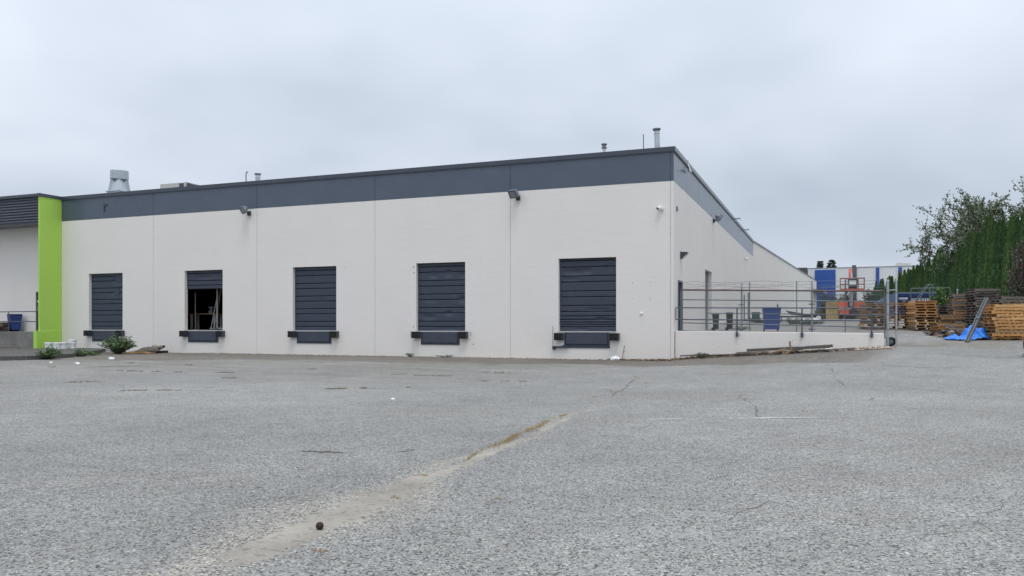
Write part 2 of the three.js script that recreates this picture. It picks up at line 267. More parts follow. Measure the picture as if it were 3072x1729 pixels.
// cracks: thin dirt-filled lines along the asphalt
{
  const R = rng(77), geos = [];
  function crack(pts, w, wob = 0.09, gap = 0.12) {
    const P = [], I = [], V = pts.map(([x, z]) => new THREE.Vector3(x, 0, z)), c = new THREE.CatmullRomCurve3(V), L = c.getLength(), n = Math.max(4, Math.round(L / 0.09)); let last = -1;
    for (let i = 0; i <= n; i++) {
      const p = c.getPoint(i / n), t = c.getTangent(i / n), nx = -t.z, nz = t.x, off = wob * (fbm(i * 0.23, L * 7, 93, 3) - 0.5) * 2, ww = w * (0.35 + 1.1 * vnoise(i * 0.5, L, 94));
      const broken = vnoise(i * 0.16, L * 3, 95) < gap;
      const x = p.x + nx * off, z = p.z + nz * off;
      for (const s of [-1, 1]) { const qx = x + nx * ww * s, qz = z + nz * ww * s; P.push(qx, groundY(qx, qz) + 0.004, qz); }
      const k = P.length / 3 - 2; if (!broken && last >= 0) I.push(last, last + 1, k, k, last + 1, k + 1); last = broken ? -1 : k;
    }
    const g = new THREE.BufferGeometry(); g.setAttribute('position', new THREE.Float32BufferAttribute(P, 3)); g.setIndex(I); g.computeVertexNormals(); if (I.length) geos.push(g.toNonIndexed());
  }
  for (const c of WEEDY) crack(c, 0.02, 0.1, 0.5);
  crack([[-0.2, 0.9], [-0.1, 4], [0.25, 8], [0.35, 11], [0.75, 13.5], [0.95, 16]], 0.014, 0.14, 0.4);
  crack([[0.35, 11], [1.6, 12.4], [2.5, 13.2]], 0.012, 0.12, 0.3);
  crack([[-1.8, 15.4], [-1.3, 17.6], [-1.0, 19.8]], 0.013, 0.1, 0.35);
  crack([[1.5, 6.5], [3.5, 6.9], [5.6, 6.2], [8, 6.6]], 0.018, 0.12, 0.35);
  crack([[3.6, 2.2], [5.2, 3.1], [6.5, 2.7], [8, 3.4]], 0.02, 0.15, 0.25);
  crack([[2.8, 0.4], [4.4, 0.2], [6, -0.5]], 0.02, 0.15, 0.3);
  for (let k = 0; k < 34; k++) {   // short hairlines in the near asphalt
    const x = lerp(-3, 3.6, R()), z = lerp(16, 29.6, Math.sqrt(R())), a = R() * 6.3, l = 0.25 + 0.8 * R(); if (x < sandLine(z) + 0.3 && R() < 0.8) continue;
    crack([[x, z], [x + Math.cos(a) * l * 0.5 + 0.1 * (R() - 0.5), z + Math.sin(a) * l * 0.5], [x + Math.cos(a) * l + 0.2 * (R() - 0.5), z + Math.sin(a) * l + 0.2 * (R() - 0.5)]], 0.0022 + 0.0022 * R(), 0.12, 0.4);
  }
  tag(part('pavement_cracks', geos, M.crack), 'dirt filled cracks wandering across the grey asphalt', null, null, 'structure');
}
{ // old oil and damp marks
  const geos = [];
  for (const [x0, z0, x1, z1, w] of STAINS) { const n = 30, P = [], I = []; for (let i = 0; i <= n; i++) { const t = i / n, x = lerp(x0, x1, t), z = lerp(z0, z1, t), ww = w * Math.sin(Math.PI * t) * (0.35 + 1.2 * vnoise(t * 9, x0, 96)); for (const q of [-1, 1]) P.push(x, groundY(x, z) + 0.004, z + q * ww); if (i) { const k = i * 2; I.push(k - 2, k - 1, k, k, k - 1, k + 1); } } const g = new THREE.BufferGeometry(); g.setAttribute('position', new THREE.Float32BufferAttribute(P, 3)); g.setIndex(I); g.computeVertexNormals(); geos.push(g.toNonIndexed()); }
  tag(part('pavement_stains', geos, M.stain), 'dark oil marks on the grey asphalt', null, null, 'structure');
}
// worn white line, broken into what is left of the paint
{
  const R = rng(8), geos = [], A = [-2.58, 20.8], B = [0.63, 19.19], L = Math.hypot(B[0] - A[0], B[1] - A[1]), ux = (B[0] - A[0]) / L, uz = (B[1] - A[1]) / L;
  const left = [[0, 0.5, 0.95], [0.5, 1.2, 0.08], [1.3, 1.75, 0.5], [1.75, 2.75, 0.95], [2.75, 3.5, 0.35]];
  for (const [s, e, keep] of left) for (let t = s; t < e; t += 0.035) for (let w = -0.055; w < 0.055; w += 0.0175) if (R() < keep * (0.75 + 0.4 * vnoise(t * 6, w * 60, 5))) {
    const x = A[0] + ux * t - uz * w, z = A[1] + uz * t + ux * w, g = new THREE.PlaneGeometry(0.036 + 0.01 * R(), 0.018 + 0.006 * R()); g.rotateX(-Math.PI / 2); g.rotateY(-Math.atan2(uz, ux)); g.translate(x, groundY(x, z) + 0.005, z); geos.push(g);
  }
  for (const [x, z, l, a] of [[-14.6, 1.2, 1.5, 0.55], [-12.2, 0.7, 1.3, 0.5], [5.6, 3.4, 0.9, 0.2]]) { const g = new THREE.PlaneGeometry(l, 0.1); g.rotateX(-Math.PI / 2); g.rotateY(a); g.translate(x, groundY(x, z) + 0.005, z); geos.push(g); }
  tag(part('painted_line', geos, M.roadPaint), 'worn white parking line left on the asphalt', null, null, 'structure');
}
// raised apron on the left with its dark kerb edge
const APRON_Y = 0.15;
{
  const edge = [[-75, 10.6], [-33.4, 10.5], [-32.2, 10.1], [-31.75, 9.4], [-31.8, 8.4], [-32.4, 6.9], [-33.6, 5.2], [-34.9, 3.4], [-36.4, 1.6], [-37.6, 0.6], [-38, 0.012]];
  const pts = [...edge, [-75, 0.012]].map(([x, z]) => [x, -z]);
  const g = plate(pts.reverse(), APRON_Y, 0, [], 0.03); g.rotateX(-Math.PI / 2);
  tag(part('apron', g, M.apronAsphalt), 'dark raised asphalt apron below the green pillar', null, null, 'structure');
  const R = rng(4), kg = [];
  for (let i = 0; i < edge.length - 1; i++) { const [x0, z0] = edge[i], [x1, z1] = edge[i + 1], L = Math.hypot(x1 - x0, z1 - z0), n = Math.max(1, Math.round(Math.min(L, 14) / 0.7)); if (x0 < -60) { kg.push(beam([x0, 0.08, z0], [x1, 0.08, z1], 0.16, 0.17)); continue; } for (let k = 0; k < n; k++) { const a = k / n, b = (k + 1) / n, q = () => (R() - 0.5) * 0.035; kg.push(beam([lerp(x0, x1, a), 0.078 + q(), lerp(z0, z1, a) + q()], [lerp(x0, x1, b + 0.04), 0.078 + q(), lerp(z0, z1, b + 0.04) + q()], 0.15 + q(), 0.18)); } }
  tag(part('kerb', kg, M.kerb), 'broken dark asphalt kerb round the raised apron', null, null, 'structure');
}

// ------------------------------------------------------------------ the warehouse
const CX = -5.87, TOP = 8.97, BAND = 7.54, JX = [-41.35, -34.37, -27.34, -20.29, -13.22, -6.0], FLOOR = 1.22;
const DOORS = [[-39.19, -36.62], [-32.15, -29.57], [-25.1, -22.5], [-18.03, -15.47], [-10.93, -8.33]], DT = 4.43;
const house = worldThing('warehouse', 'long white warehouse with slate blue top band and five dock doors', 'building', [-23.6, 0, -0.1]);
JX.slice(0, 5).forEach((x0, i) => {
  const x1 = JX[i + 1], [d0, d1] = DOORS[i], e = 0.012;
  part('wall_panel', plate(rect(x0 + (i ? e : 0), x1 - e, -0.3, BAND), 0.22, -0.22, [rect(d0, d1, FLOOR, DT)]), M.wallWhite, house);
  part('band_panel', bb(x0 + (i ? e : 0), x1 - e, BAND, 8.8, -0.22, 0.004), M.slatePaint, house);
  part('joint_seal', [bb(x1 - 0.018, x1 + 0.018, -0.3, BAND, -0.2, -0.014)], M.jointSeal, house);
  part('joint_seal', [bb(x1 - 0.018, x1 + 0.018, BAND, 8.79, -0.2, -0.014)], M.slateTrim, house);
});
part('corner_panel', bb(-6 + 0.012, CX, -0.3, BAND, -0.6, 0), M.wallWhite, house);
part('corner_band', bb(-6 + 0.012, CX + 0.004, BAND, 8.8, -0.6, 0.0042), M.slatePaint, house);
part('coping', [bb(-41.4, CX + 0.07, 8.78, TOP, -0.4, 0.06), bb(-41.4, CX + 0.045, 8.74, 8.78, -0.3, 0.035)], M.slateTrim, house);
// right-hand side
const SZ = [-0.6, -7.03, -13.91, -20.2, -26.5, -32.7, -39.73];
const flip = (g) => { g.rotateY(Math.PI / 2); return g; };   // plate drawn in (−z, y) turned to face +x
SZ.slice(0, 6).forEach((z0, i) => {
  const z1 = SZ[i + 1], e = 0.01, s0 = -z0, s1 = -z1, holes = i === 0 ? [rect(1.0, 2.12, 1.1, 3.42)] : i === 1 ? [rect(9.4, 12.06, 1.1, 4.45)] : [];
  const g = flip(plate(rect(s0 + (i ? e : 0), s1 - e, -0.3, BAND), 0.3, -0.3, holes)); g.translate(CX, 0, 0); part('wall_panel', g, M.wallWhite, house);
  part('band_panel', bb(CX - 0.3, CX + 0.004, BAND, 8.8, z1 + e, z0 - (i ? e : 0)), M.slatePaint, house);
  part('joint_seal', bb(CX - 0.25, CX - 0.012, -0.3, BAND, z1 - 0.015, z1 + 0.015), M.jointSeal, house);
});
part('coping', [bb(CX - 0.4, CX + 0.072, 8.781, TOP + 0.002, -39.8, -0.41), bb(CX - 0.3, CX + 0.046, 8.741, 8.781, -39.8, -0.31)], M.slateTrim, house);
part('roof', bb(-74, CX - 0.301, 8.2, 8.42, -39.7, -0.221), M.roofing, house);
part('rear_wall', bb(-74, CX - 0.301, -0.3, 8.9, -39.72, -39.42), M.wallWhite, house);
// the long wall behind, turned a little outwards
{
  const L = 77.6, ang = Math.atan2(0.0586, 0.998), g = plate([[0, -0.3], [L, -0.3], [L, 9.25], [0, 8.86]], 0.3, -0.3), c = plate([[0, 8.86], [L, 9.25], [L, 9.4], [0, 9.0]], 0.42, -0.36), gy = (q) => { q.rotateY(Math.PI / 2 - ang); q.translate(CX, 0, -39.75); return q; };
  part('rear_wing_wall', gy(g), M.wallWhite, house); part('rear_wing_coping', gy(c), M.slateTrim, house);
  part('rear_canopy', gy(plate([[L - 8, 7.0], [L - 8, 7.5], [L + 1, 7.4], [L + 1, 6.9]], 1.6, 0.01)), M.slateTrim, house);
  part('roof_ridge', gy(plate([[13, 8.9], [13, 9.15], [45, 9.6], [45, 9.1]], 0.5, -1.4)), M.farDark, house);
}
// sheet-metal doors: each rib section is its own piece, some dented
function slat(w, h, dents, y0) {
  const prof = [[0, -0.046], [0.008, -0.042], [0.02, -0.004], [0.034, 0]], n = 5, ys = [...prof.map((p) => p[0])], zs = [...prof.map((p) => p[1])];
  for (let k = 1; k < n; k++) { ys.push(lerp(0.034, h - 0.034, k / n)); zs.push(0); }
  for (const p of [...prof].reverse()) { ys.push(h - p[0]); zs.push(p[1]); }
  const nx = dents.length ? 40 : 8, P = [], I = [], m = ys.length;
  for (let i = 0; i <= nx; i++) for (let j = 0; j < m; j++) { const x = w * i / nx, y = ys[j]; let z = zs[j]; for (const [dx, dy, rx, ry, dep] of dents) { const q = ((x - dx) / rx) ** 2 + ((y + y0 - dy) / ry) ** 2; if (q < 1) z -= dep * (1 - q) * (1 - q); } P.push(x, y, z); }
  for (let i = 0; i < nx; i++) for (let j = 0; j < m - 1; j++) { const a = i * m + j, b = a + m; I.push(a, b, a + 1, a + 1, b, b + 1); }
  const g = new THREE.BufferGeometry(); g.setAttribute('position', new THREE.Float32BufferAttribute(P, 3)); g.setIndex(I); g.computeVertexNormals(); return g;
}
const ROWS = [0.2, 0.25, 0.39, 0.253, 0.38, 0.26, 0.38, 0.26, 0.4, 0.26, 0.177];
const DENTS = [[[1.9, 2.75, 0.5, 0.2, 0.03], [1.7, 2.05, 0.4, 0.14, 0.025]], [[1.2, 2.85, 0.8, 0.16, 0.03]], [[1.6, 1.55, 0.6, 0.12, 0.01]],
  [[0.8, 2.65, 0.3, 0.22, 0.05], [1.6, 2.7, 0.3, 0.24, 0.06], [2.3, 2.62, 0.25, 0.2, 0.04], [2.3, 1.45, 0.22, 0.24, 0.06], [0.7, 1.42, 0.5, 0.1, 0.025], [0.6, 0.66, 0.5, 0.18, 0.035], [1.6, 0.82, 0.3, 0.16, 0.04], [1.5, 0.1, 0.9, 0.14, 0.03]],
  [[0.7, 2.62, 0.75, 0.2, 0.05], [1.25, 2.68, 0.25, 0.2, 0.06], [0.5, 2.3, 0.5, 0.12, 0.02], [1.7, 0.95, 0.8, 0.12, 0.03], [1.9, 0.55, 0.4, 0.1, 0.03], [0.9, 0.1, 0.5, 0.1, 0.04]]];
DOORS.forEach(([x0, x1], i) => {
  const w = x1 - x0, z = -0.17, openTo = i === 1 ? 3.43 - FLOOR : 0;
  const rows = i === 4 ? [0.2, 0.1, 0.1, 0.12, 0.15, 0.2, 0.26, 0.38, 0.26, 0.4, 0.26, 0.4, 0.27, 0.11] : ROWS;
  const d = part('dock_door', [bb(x0 + 0.01, x0 + 0.05, FLOOR + openTo, DT - 0.002, z - 0.05, z - 0.005), bb(x1 - 0.05, x1 - 0.01, FLOOR + openTo, DT - 0.002, z - 0.05, z - 0.005), bb(x0 + 0.002, x1 - 0.002, FLOOR + openTo + 0.01, DT - 0.002, z - 0.075, z - 0.05)], M.slateDoor, house);
  if (i === 1) d.userData.label = 'dock door rolled part way up over a dark opening';
  let y = 0; const rowsHere = i === 1 ? [0.2, 0.25, 0.39, 0.16] : rows; let y0 = openTo;
  for (const h of rowsHere) { if (y0 + y + h > DT - FLOOR + 0.02) break; const g = slat(w - 0.06, h - 0.004, DENTS[i].filter((q) => q[1] + q[3] > y0 + y && q[1] - q[3] < y0 + y + h), y0 + y); g.translate(x0 + 0.03, FLOOR + y0 + y + 0.004, z + 0.002); sub('slat', g, M.slateDoor, d); y += h; }
  if (i === 0) { sub('patch_plate', rbox(x1 - 0.72, x1 - 0.05, 3.93, 4.3, z + 0.004, z + 0.016, 0.005), M.slateDoor, d); sub('patch_plate', rbox(x1 - 0.8, x1 - 0.42, 3.18, 3.58, z + 0.004, z + 0.016, 0.005), M.slateDoor, d); }
  // leveller pit plate with its folded lip, and a rubber bumper each side
  const l0 = x0 + 0.26, l1 = x1 - 0.28, yb = i === 4 ? 0.5 : 0.58;
  const lev = part('dock_leveller', [bb(l0, l1, yb, FLOOR - 0.055, -0.05, 0.012), bb(l0, l0 + 0.07, yb, FLOOR - 0.06, 0.012, 0.03), bb(l1 - 0.07, l1, yb, FLOOR - 0.06, 0.012, 0.03), bb(l0, l1, yb - 0.001, yb + 0.09, 0.0125, 0.032)], M.slateSteel, house);
  sub('lip', [moved(rbox(l0 + 0.1, l1 - 0.1, -0.47, 0, -0.014, 0.014, 0.006), 0, FLOOR - 0.075, 0.03, 0, -0.05)], M.slateSteel, lev);
  sub('hinge', [bar([l0 + 0.06, FLOOR - 0.06, 0.03], [l1 - 0.06, FLOOR - 0.06, 0.03], 0.02, 8)], M.slateTrim, lev);
  if (i === 3) for (const e of [l0 + 0.42, l1 - 0.52]) sub('lip_keeper', rbox(e, e + 0.05, yb + 0.04, yb + 0.17, 0.03, 0.09, 0.006), M.slateSteel, lev);
  for (const s of [0, 1]) {
    const b0 = s ? x1 - 0.26 : x0 - 0.14, b1 = s ? x1 + 0.16 : x0 + 0.24, bt = FLOOR - 0.03 - (i === 4 ? 0.04 : 0), R = rng(i * 7 + s);
    const b = part('dock_bumper', rbox(b0 + 0.02, b1 - 0.02, bt - 0.31, bt, 0.012, 0.27 - 0.03 * R(), 0.014), M.rubber, house);
    const ply = []; for (let k = 0; k < 6; k++) { const q = lerp(b0 + 0.03, b1 - 0.05, k / 6); ply.push(rbox(q, q + 0.045, bt - 0.305 + 0.02 * R(), bt - 0.005 - 0.015 * R(), 0.22, 0.275 + 0.02 * R(), 0.006)); } sub('rubber_ply', ply, M.rubber, b);
    for (const e of [b0, b1 - 0.018]) sub('end_angle', bb(e, e + 0.018, bt - 0.31, bt + 0.004, 0.004, 0.24), M.slateSteel, b);
  }
  part('sill_angle', bb(x0 - 0.02, x1 + 0.02, FLOOR - 0.035, FLOOR + 0.012, -0.2, 0.02), M.jointSeal, house);
  if (i === 4) part('steel_bracket', [bb(x0 - 0.26, x0 + 0.45, 0.5, 0.57, 0.004, 0.11), bb(x0 - 0.26, x0 - 0.14, 0.42, 0.5, 0.004, 0.09), bb(x0 + 0.2, x0 + 0.42, 0.57, 0.62, 0.004, 0.07), bb(x0 - 0.27, x0 - 0.255, 0.57, 1.45, 0.004, 0.012)], M.slateSteel, house);
});
// pits, bolt holes and scuffs in the painted concrete
{
  const R = rng(19), g = [], spot = (x, y, r) => { const c = new THREE.CircleGeometry(r, 6); c.scale(1 + R(), 0.7 + 0.6 * R(), 1); c.translate(x, y, 0.003); g.push(c); };
  for (let k = 0; k < 80; k++) { const x = lerp(-41, -6.2, R()), y = R() < 0.5 ? lerp(0.2, 1.6, R()) : lerp(1.5, 8.5, R()); if (DOORS.some(([a, b]) => x > a - 0.3 && x < b + 0.3 && y > 0.4 && y < 4.6)) continue; spot(x, y, 0.005 + 0.008 * R()); }
  for (const [x, y] of [[-39.5, 1.62], [-39.5, 1.45], [-7.6, 3.3], [-6.85, 3.3], [-7.6, 2.62], [-6.85, 2.6], [-27.9, 6.1], [-28.5, 5.8], [-22, 4.3], [-21.9, 4.36], [-21.6, 4.35]]) spot(x, y, 0.017);
  for (const x of JX.slice(1)) for (let k = 0; k < 7; k++) { const y = lerp(0.3, 8.7, R()); spot(x + 0.04 * (R() - 0.5), y, 0.006 + 0.01 * R()); }
  for (const [x, y] of [[-18.2, 4.2], [-18.15, 3.9], [-18.2, 1.35], [-15.25, 1.1], [-15.2, 0.95], [-15.26, 0.8], [-15.1, 0.6], [-18.35, 1.1], [-18.37, 0.95]]) for (let k = 0; k < 3; k++) spot(x + 0.06 * R(), y + 0.1 * R(), 0.012 + 0.012 * R());
  const p = part('surface_pits', g, M.wallPit, house); p.userData.kind = 'stuff';
  part('wall_fixing', [bb(-38.05, -37.95, 7.95, 8.4, 0.0045, 0.05), bb(-37.95, -37.75, 8.27, 8.37, 0.0045, 0.04)], M.slateTrim, house);
  const cap = moved(lathe([[0.0, 0.05], [0.05, 0.048], [0.065, 0.03], [0.075, 0.0]], 16), -7.23, 1.99, 0.004, 0, Math.PI / 2); part('pipe_cap', cap, M.wallWhite, house);
}
// side doors
{
  const d = part('side_door', bb(CX - 0.16, CX - 0.1, 1.2, 3.36, -2.06, -1.06), M.darkGreenDoor, house);
  sub('handle', [bar([CX - 0.1, 2.2, -1.95], [CX - 0.03, 2.2, -1.95], 0.02), bar([CX - 0.03, 2.2, -1.95], [CX - 0.03, 2.2, -1.8], 0.014)], M.galv, d);
  part('door_frame', [bb(CX - 0.2, CX + 0.03, 1.2, 3.44, -1.06, -0.99), bb(CX - 0.2, CX + 0.03, 1.2, 3.44, -2.13, -2.06), bb(CX - 0.2, CX + 0.03, 3.36, 3.441, -2.06, -1.06)], M.galvDull, house);
  const r = part('roll_door', bb(CX - 0.27, CX - 0.24, 1.1, 4.45, -12.05, -9.41), M.slateDoor, house);
  let y = 1.2; while (y < 4.35) { sub('slat', bb(CX - 0.24, CX - 0.215 + 0.012 * (Math.round(y * 10) % 3), y, y + 0.29, -12.04, -9.42), M.galvDull, r); y += 0.31; }
}
// the wing on the left: green fin, ribbed fascia, wall set back behind a platform
{
  part('fin', bb(-41.48, -41.352, 1.17, 8.8, 0.005, 1.38), M.green, house).userData.label = 'lime green fin wall';
  part('fin_plinth', [rbox(-41.6, -41.33, 0.05, 1.17, 0.006, 1.6, 0.015)], M.green, house).userData.label = 'lime green plinth';
  part('fin_coping', bb(-41.52, -41.31, 8.8, 8.975, 0.061, 1.46), M.slateTrim, house);
  part('wing_wall', plate(rect(-74, -41.36, 0, 8.9), 0.22, -0.22, [rect(-43.5, -42.5, 1.12, 3.46)]), M.wallWhite, house);
  const d = part('wing_door', bb(-43.49, -42.51, 1.12, 3.45, -0.1, -0.04), M.darkGreenDoor, house);
  sub('notice', bb(-43.4, -43.25, 2.84, 2.96, -0.039, -0.034), M.white, d); sub('handle', bar([-43.36, 2.35, -0.03], [-43.36, 2.62, -0.03], 0.025), M.galv, d);
  part('soffit', bb(-74, -41.49, 7.3, 7.38, 0.005, 1.3), M.slateTrim, house);
  const f = part('fascia', bb(-74, -41.49, 7.3801, 8.8, 1.22, 1.3), M.slateTrim, house);
  for (let k = 0; k < 9; k++) { const g = new THREE.CylinderGeometry(0.058, 0.058, 32.4, 10); g.rotateZ(Math.PI / 2); g.scale(1, 1.1, 0.9); g.translate(-57.7, 7.42 + k * 0.158, 1.31); sub('fascia_rib', g, M.slateTrim, f); }
  part('wing_coping', bb(-74, -41.53, 8.8, 8.96, 0.9, 1.45), M.slateTrim, house);
  part('wing_roof', bb(-74, -41.5, 8.62, 8.7, -0.2, 1.21), M.roofing, house);
  part('left_end_wall', bb(-74.3, -74, -0.3, 8.9, -39.72, 1.4), M.wallWhite, house);
}
// the room seen through the raised door
{
  part('interior_floor', bb(-41, CX - 0.35, FLOOR - 0.2, FLOOR - 0.013, -39.3, -0.225), M.interior, house);
  const t = worldThing('workbench', 'workbench with tools seen inside the half open dock door', 'table', [-32, FLOOR, -1.7]);
  part('top', rbox(-33.2, -31.3, 2.1, 2.15, -2.1, -1.4, 0.008), M.old[2], t);
  for (const [lx, lz] of [[-33.1, -1.5], [-31.45, -1.5], [-33.1, -2.0], [-31.45, -2.0]]) part('leg', bb(lx - 0.05, lx + 0.05, FLOOR, 2.1, lz - 0.05, lz + 0.05), M.indoorSteel, t);
  const v = worldThing('bench_vise', 'dark vise and clamp standing on the workbench inside', 'tool', [-31.9, 2.15, -1.7]); part('body', [rbox(-32.0, -31.75, 2.15, 2.3, -1.8, -1.6, 0.02), rbox(-31.93, -31.83, 2.3, 2.5, -1.75, -1.65, 0.02), rbox(-32.05, -31.72, 2.45, 2.52, -1.76, -1.64, 0.02)], M.fixtureGrey, v);
  const s = worldThing('drywall_lift', 'pale steel mast stand on castors inside the dock door', 'stand', [-30.9, FLOOR, -1.1]);
  part('mast', rbox(-30.95, -30.87, FLOOR + 0.1, 3.9, -1.14, -1.06, 0.01), M.indoorSteel, s);
  part('base', [bb(-31.4, -30.3, FLOOR + 0.07, FLOOR + 0.13, -1.13, -1.07), bb(-30.94, -30.88, FLOOR + 0.071, FLOOR + 0.129, -1.6, -0.6)], M.indoorSteel, s);
  for (const x of [-31.37, -30.33]) part('castor', moved(new THREE.CylinderGeometry(0.05, 0.05, 0.04, 12), x, FLOOR + 0.05, -1.1, 0, Math.PI / 2), M.black, s);
  part('brace', [beam([-31.35, FLOOR + 0.1, -1.1], [-30.93, 3.0, -1.1], 0.035, 0.035), beam([-31.2, FLOOR + 0.1, -1.2], [-30.8, 3.6, -1.3], 0.1, 0.03)], M.indoorSteel, s);
  const p = worldThing('leaning_boards', 'long boards leaning up inside the dock door', 'board', [-30.4, FLOOR, -1.4]);
  for (let k = 0; k < 3; k++) part('board', beam([-30.5 + k * 0.12, FLOOR, -1.3 - 0.1 * k], [-30.7 + k * 0.1, 4.2, -2.0 - 0.1 * k], 0.16, 0.035), M.old[k % 3], p);
  const l = worldThing('steel_pole', 'thin pale steel pole standing beside the workbench', 'pole', [-32.35, FLOOR, -1.0]); part('shaft', bar([-32.35, FLOOR, -1.0], [-32.35, 3.3, -1.0], 0.022), M.indoorSteel, l); part('foot', moved(lathe([[0, 0.03], [0.12, 0.025], [0.14, 0]], 14), -32.35, FLOOR, -1.0), M.indoorSteel, l);
}
// concrete platform, its railing, bin and pallets
{
  const pl = worldThing('loading_platform', 'bare grey concrete platform left of the green fin', 'platform', [-57, 0, 0.7]);
  part('body', rbox(-74, -41.62, 0, 1.12, 0.006, 1.4, 0.02), M.concrete, pl);
  const r = worldThing('platform_railing', 'dark two rail pipe railing on the concrete platform', 'railing', [-52, 1.12, 1.3]);
  for (const y of [2.27, 1.7]) part('rail', bar([-64, y, 1.3], [-41.6, y, 1.3], 0.026), M.railSteel, r);
  for (let x = -44; x > -63; x -= 2.2) part('post', bar([x, 1.12, 1.3], [x, 2.27, 1.3], 0.026), M.railSteel, r);
}
// ------------------------------------------------------------------ wheeled bins
function wheelieBin(name, label, cat, pos, turn, w, h, body, lid, group) {
  const b = thing(name, label, cat, pos, turn, group), d = w * 0.95, q = 0.84;
  const side = (y, k) => [[-w / 2 * k, y, -d / 2 * k], [w / 2 * k, y, -d / 2 * k], [w / 2 * k, y, d / 2 * k], [-w / 2 * k, y, d / 2 * k]];
  const rings = [[0.08 * h, q], [0.1 * h, q + 0.01], [0.72 * h, 0.955], [0.74 * h, 0.99], [0.86 * h, 1], [0.88 * h, 1.05], [0.92 * h, 1.05]].map(([y, k]) => side(y, k)), P = [], I = [];
  for (const r of rings) for (const v of r) P.push(...v);
  for (let j = 0; j < rings.length - 1; j++) for (let i = 0; i < 4; i++) { const a = j * 4 + i, c = j * 4 + (i + 1) % 4; I.push(a, a + 4, c, c, a + 4, c + 4); }
  I.push(0, 1, 2, 0, 2, 3); const t = (rings.length - 1) * 4; I.push(t, t + 2, t + 1, t, t + 3, t + 2);
  const g = new THREE.BufferGeometry(); g.setAttribute('position', new THREE.Float32BufferAttribute(P, 3)); g.setIndex(I); const gn = g.toNonIndexed(); gn.computeVertexNormals();
  part('body', gn, body, b);
  part('lid', [moved(rbox(-w * 0.54, w * 0.54, 0, h * 0.06, -d * 0.54, d * 0.56, 0.02), 0, h * 0.925, 0, 0, 0.02), bar([-w * 0.4, h * 0.94, -d * 0.6], [w * 0.4, h * 0.94, -d * 0.6], 0.02)], lid, b);
  for (const s of [-1, 1]) part('wheel', moved(new THREE.CylinderGeometry(h * 0.09, h * 0.09, 0.06, 18), s * w * 0.4, h * 0.09, -d * 0.42, 0, 0, Math.PI / 2), M.black, b);
  return b;
}
wheelieBin('wheeled_bin', 'blue wheeled bin on the concrete platform by the wing wall', 'bin', [-44.6, 1.12, 0.5], 1.2, 0.62, 1.05, M.blueBin, M.blueBinDark);
wheelieBin('wheeled_bin', 'large bright blue wheeled bin behind the rolling gate', 'bin', [-2.24, groundY(-2.24, -4.5), -4.5], 0.15, 0.74, 1.12, M.blueBin, M.blueBin);
wheelieBin('wheeled_bin', 'black wheeled bin with open frame beside the tall roll door', 'bin', [-5.2, groundY(-5.3, -8.6), -8.4], 1.5, 0.3, 0.86, M.black, M.black);
wheelieBin('wheeled_bin', 'black wheeled bin with curled lid further from the roll door', 'bin', [-4.55, groundY(-4.5, -9.0), -8.8], 1.55, 0.32, 0.95, M.black, M.fixture);

// ------------------------------------------------------------------ pallets
const BG = { stringer: new THREE.BoxGeometry(1.2, 0.09, 0.04), end: new THREE.BoxGeometry(0.135, 0.019, 1.0), deck: new THREE.BoxGeometry(0.095, 0.019, 1.0), low: new THREE.BoxGeometry(0.11, 0.019, 1.0) };
for (const k in BG) { const u = BG[k].attributes.uv; if (k !== 'stringer') for (let i = 0; i < u.count; i++) { const a = u.getX(i); u.setXY(i, u.getY(i), a); } for (let i = 0; i < u.count; i++) u.setXY(i, u.getX(i), u.getY(i) * 0.22 + 0.1); }
function notchGeo() { const s = plate([[-0.6, -0.045], [-0.42, -0.045], [-0.4, -0.01], [-0.18, -0.01], [-0.16, -0.045], [0.16, -0.045], [0.18, -0.01], [0.4, -0.01], [0.42, -0.045], [0.6, -0.045], [0.6, 0.045], [-0.6, 0.045]], 0.04, -0.02); const u = s.attributes.uv; for (let i = 0; i < u.count; i++) u.setXY(i, u.getX(i) * 0.8, u.getY(i) * 2); return s; }
BG.notched = notchGeo();
let palletSeed = 1;
function pallet(label, pos, turn, tone, group, o = {}) {
  const R = rng(900 + palletSeed++), p = thing('wood_pallet', label, 'pallet', pos, turn, group), pick = () => M[tone][Math.floor(R() * 3)];
  const add = (n, g, x, y, z, m) => { const b = shadowed(new THREE.Mesh(g, m)); b.name = n; b.position.set(x, y, z); p.add(b); };
  if (o.tilt) p.rotation.set(o.tilt[0], turn, o.tilt[1]);
  const st = o.notched ? BG.notched : BG.stringer;
  for (const z of [-0.48, 0, 0.48]) add('stringer', st, 0, 0.066, z, pick());
  for (let k = 0; k < 7; k++) { if (o.gaps && R() < 0.2) continue; const e = k === 0 || k === 6; add('deck_board', e ? BG.end : BG.deck, lerp(-0.5325, 0.5325, k / 6) + (e ? 0 : 0.02 * (R() - 0.5)), 0.1215, 0, pick()); }
  for (const x of [-0.5325, -0.24, 0, 0.24, 0.5325]) { if (x && Math.abs(x) < 0.3) { if (R() < 0.5) add('bottom_board', BG.low, x, 0.0105, 0, pick()); } else add('bottom_board', BG.low, x + (Math.abs(x) > 0.5 ? Math.sign(x) * 0.0 : 0), 0.0105, 0, pick()); }
  return p;
}
const ORDS = ['second', 'third', 'fourth', 'fifth', 'sixth', 'seventh', 'eighth', 'ninth', 'tenth', 'eleventh', 'twelfth', 'thirteenth', 'fourteenth'];
const ORD = (k, n) => k === 0 ? 'bottom ' : k === n - 1 ? 'topmost ' : ORDS[k - 1] + ' from the ground, ';
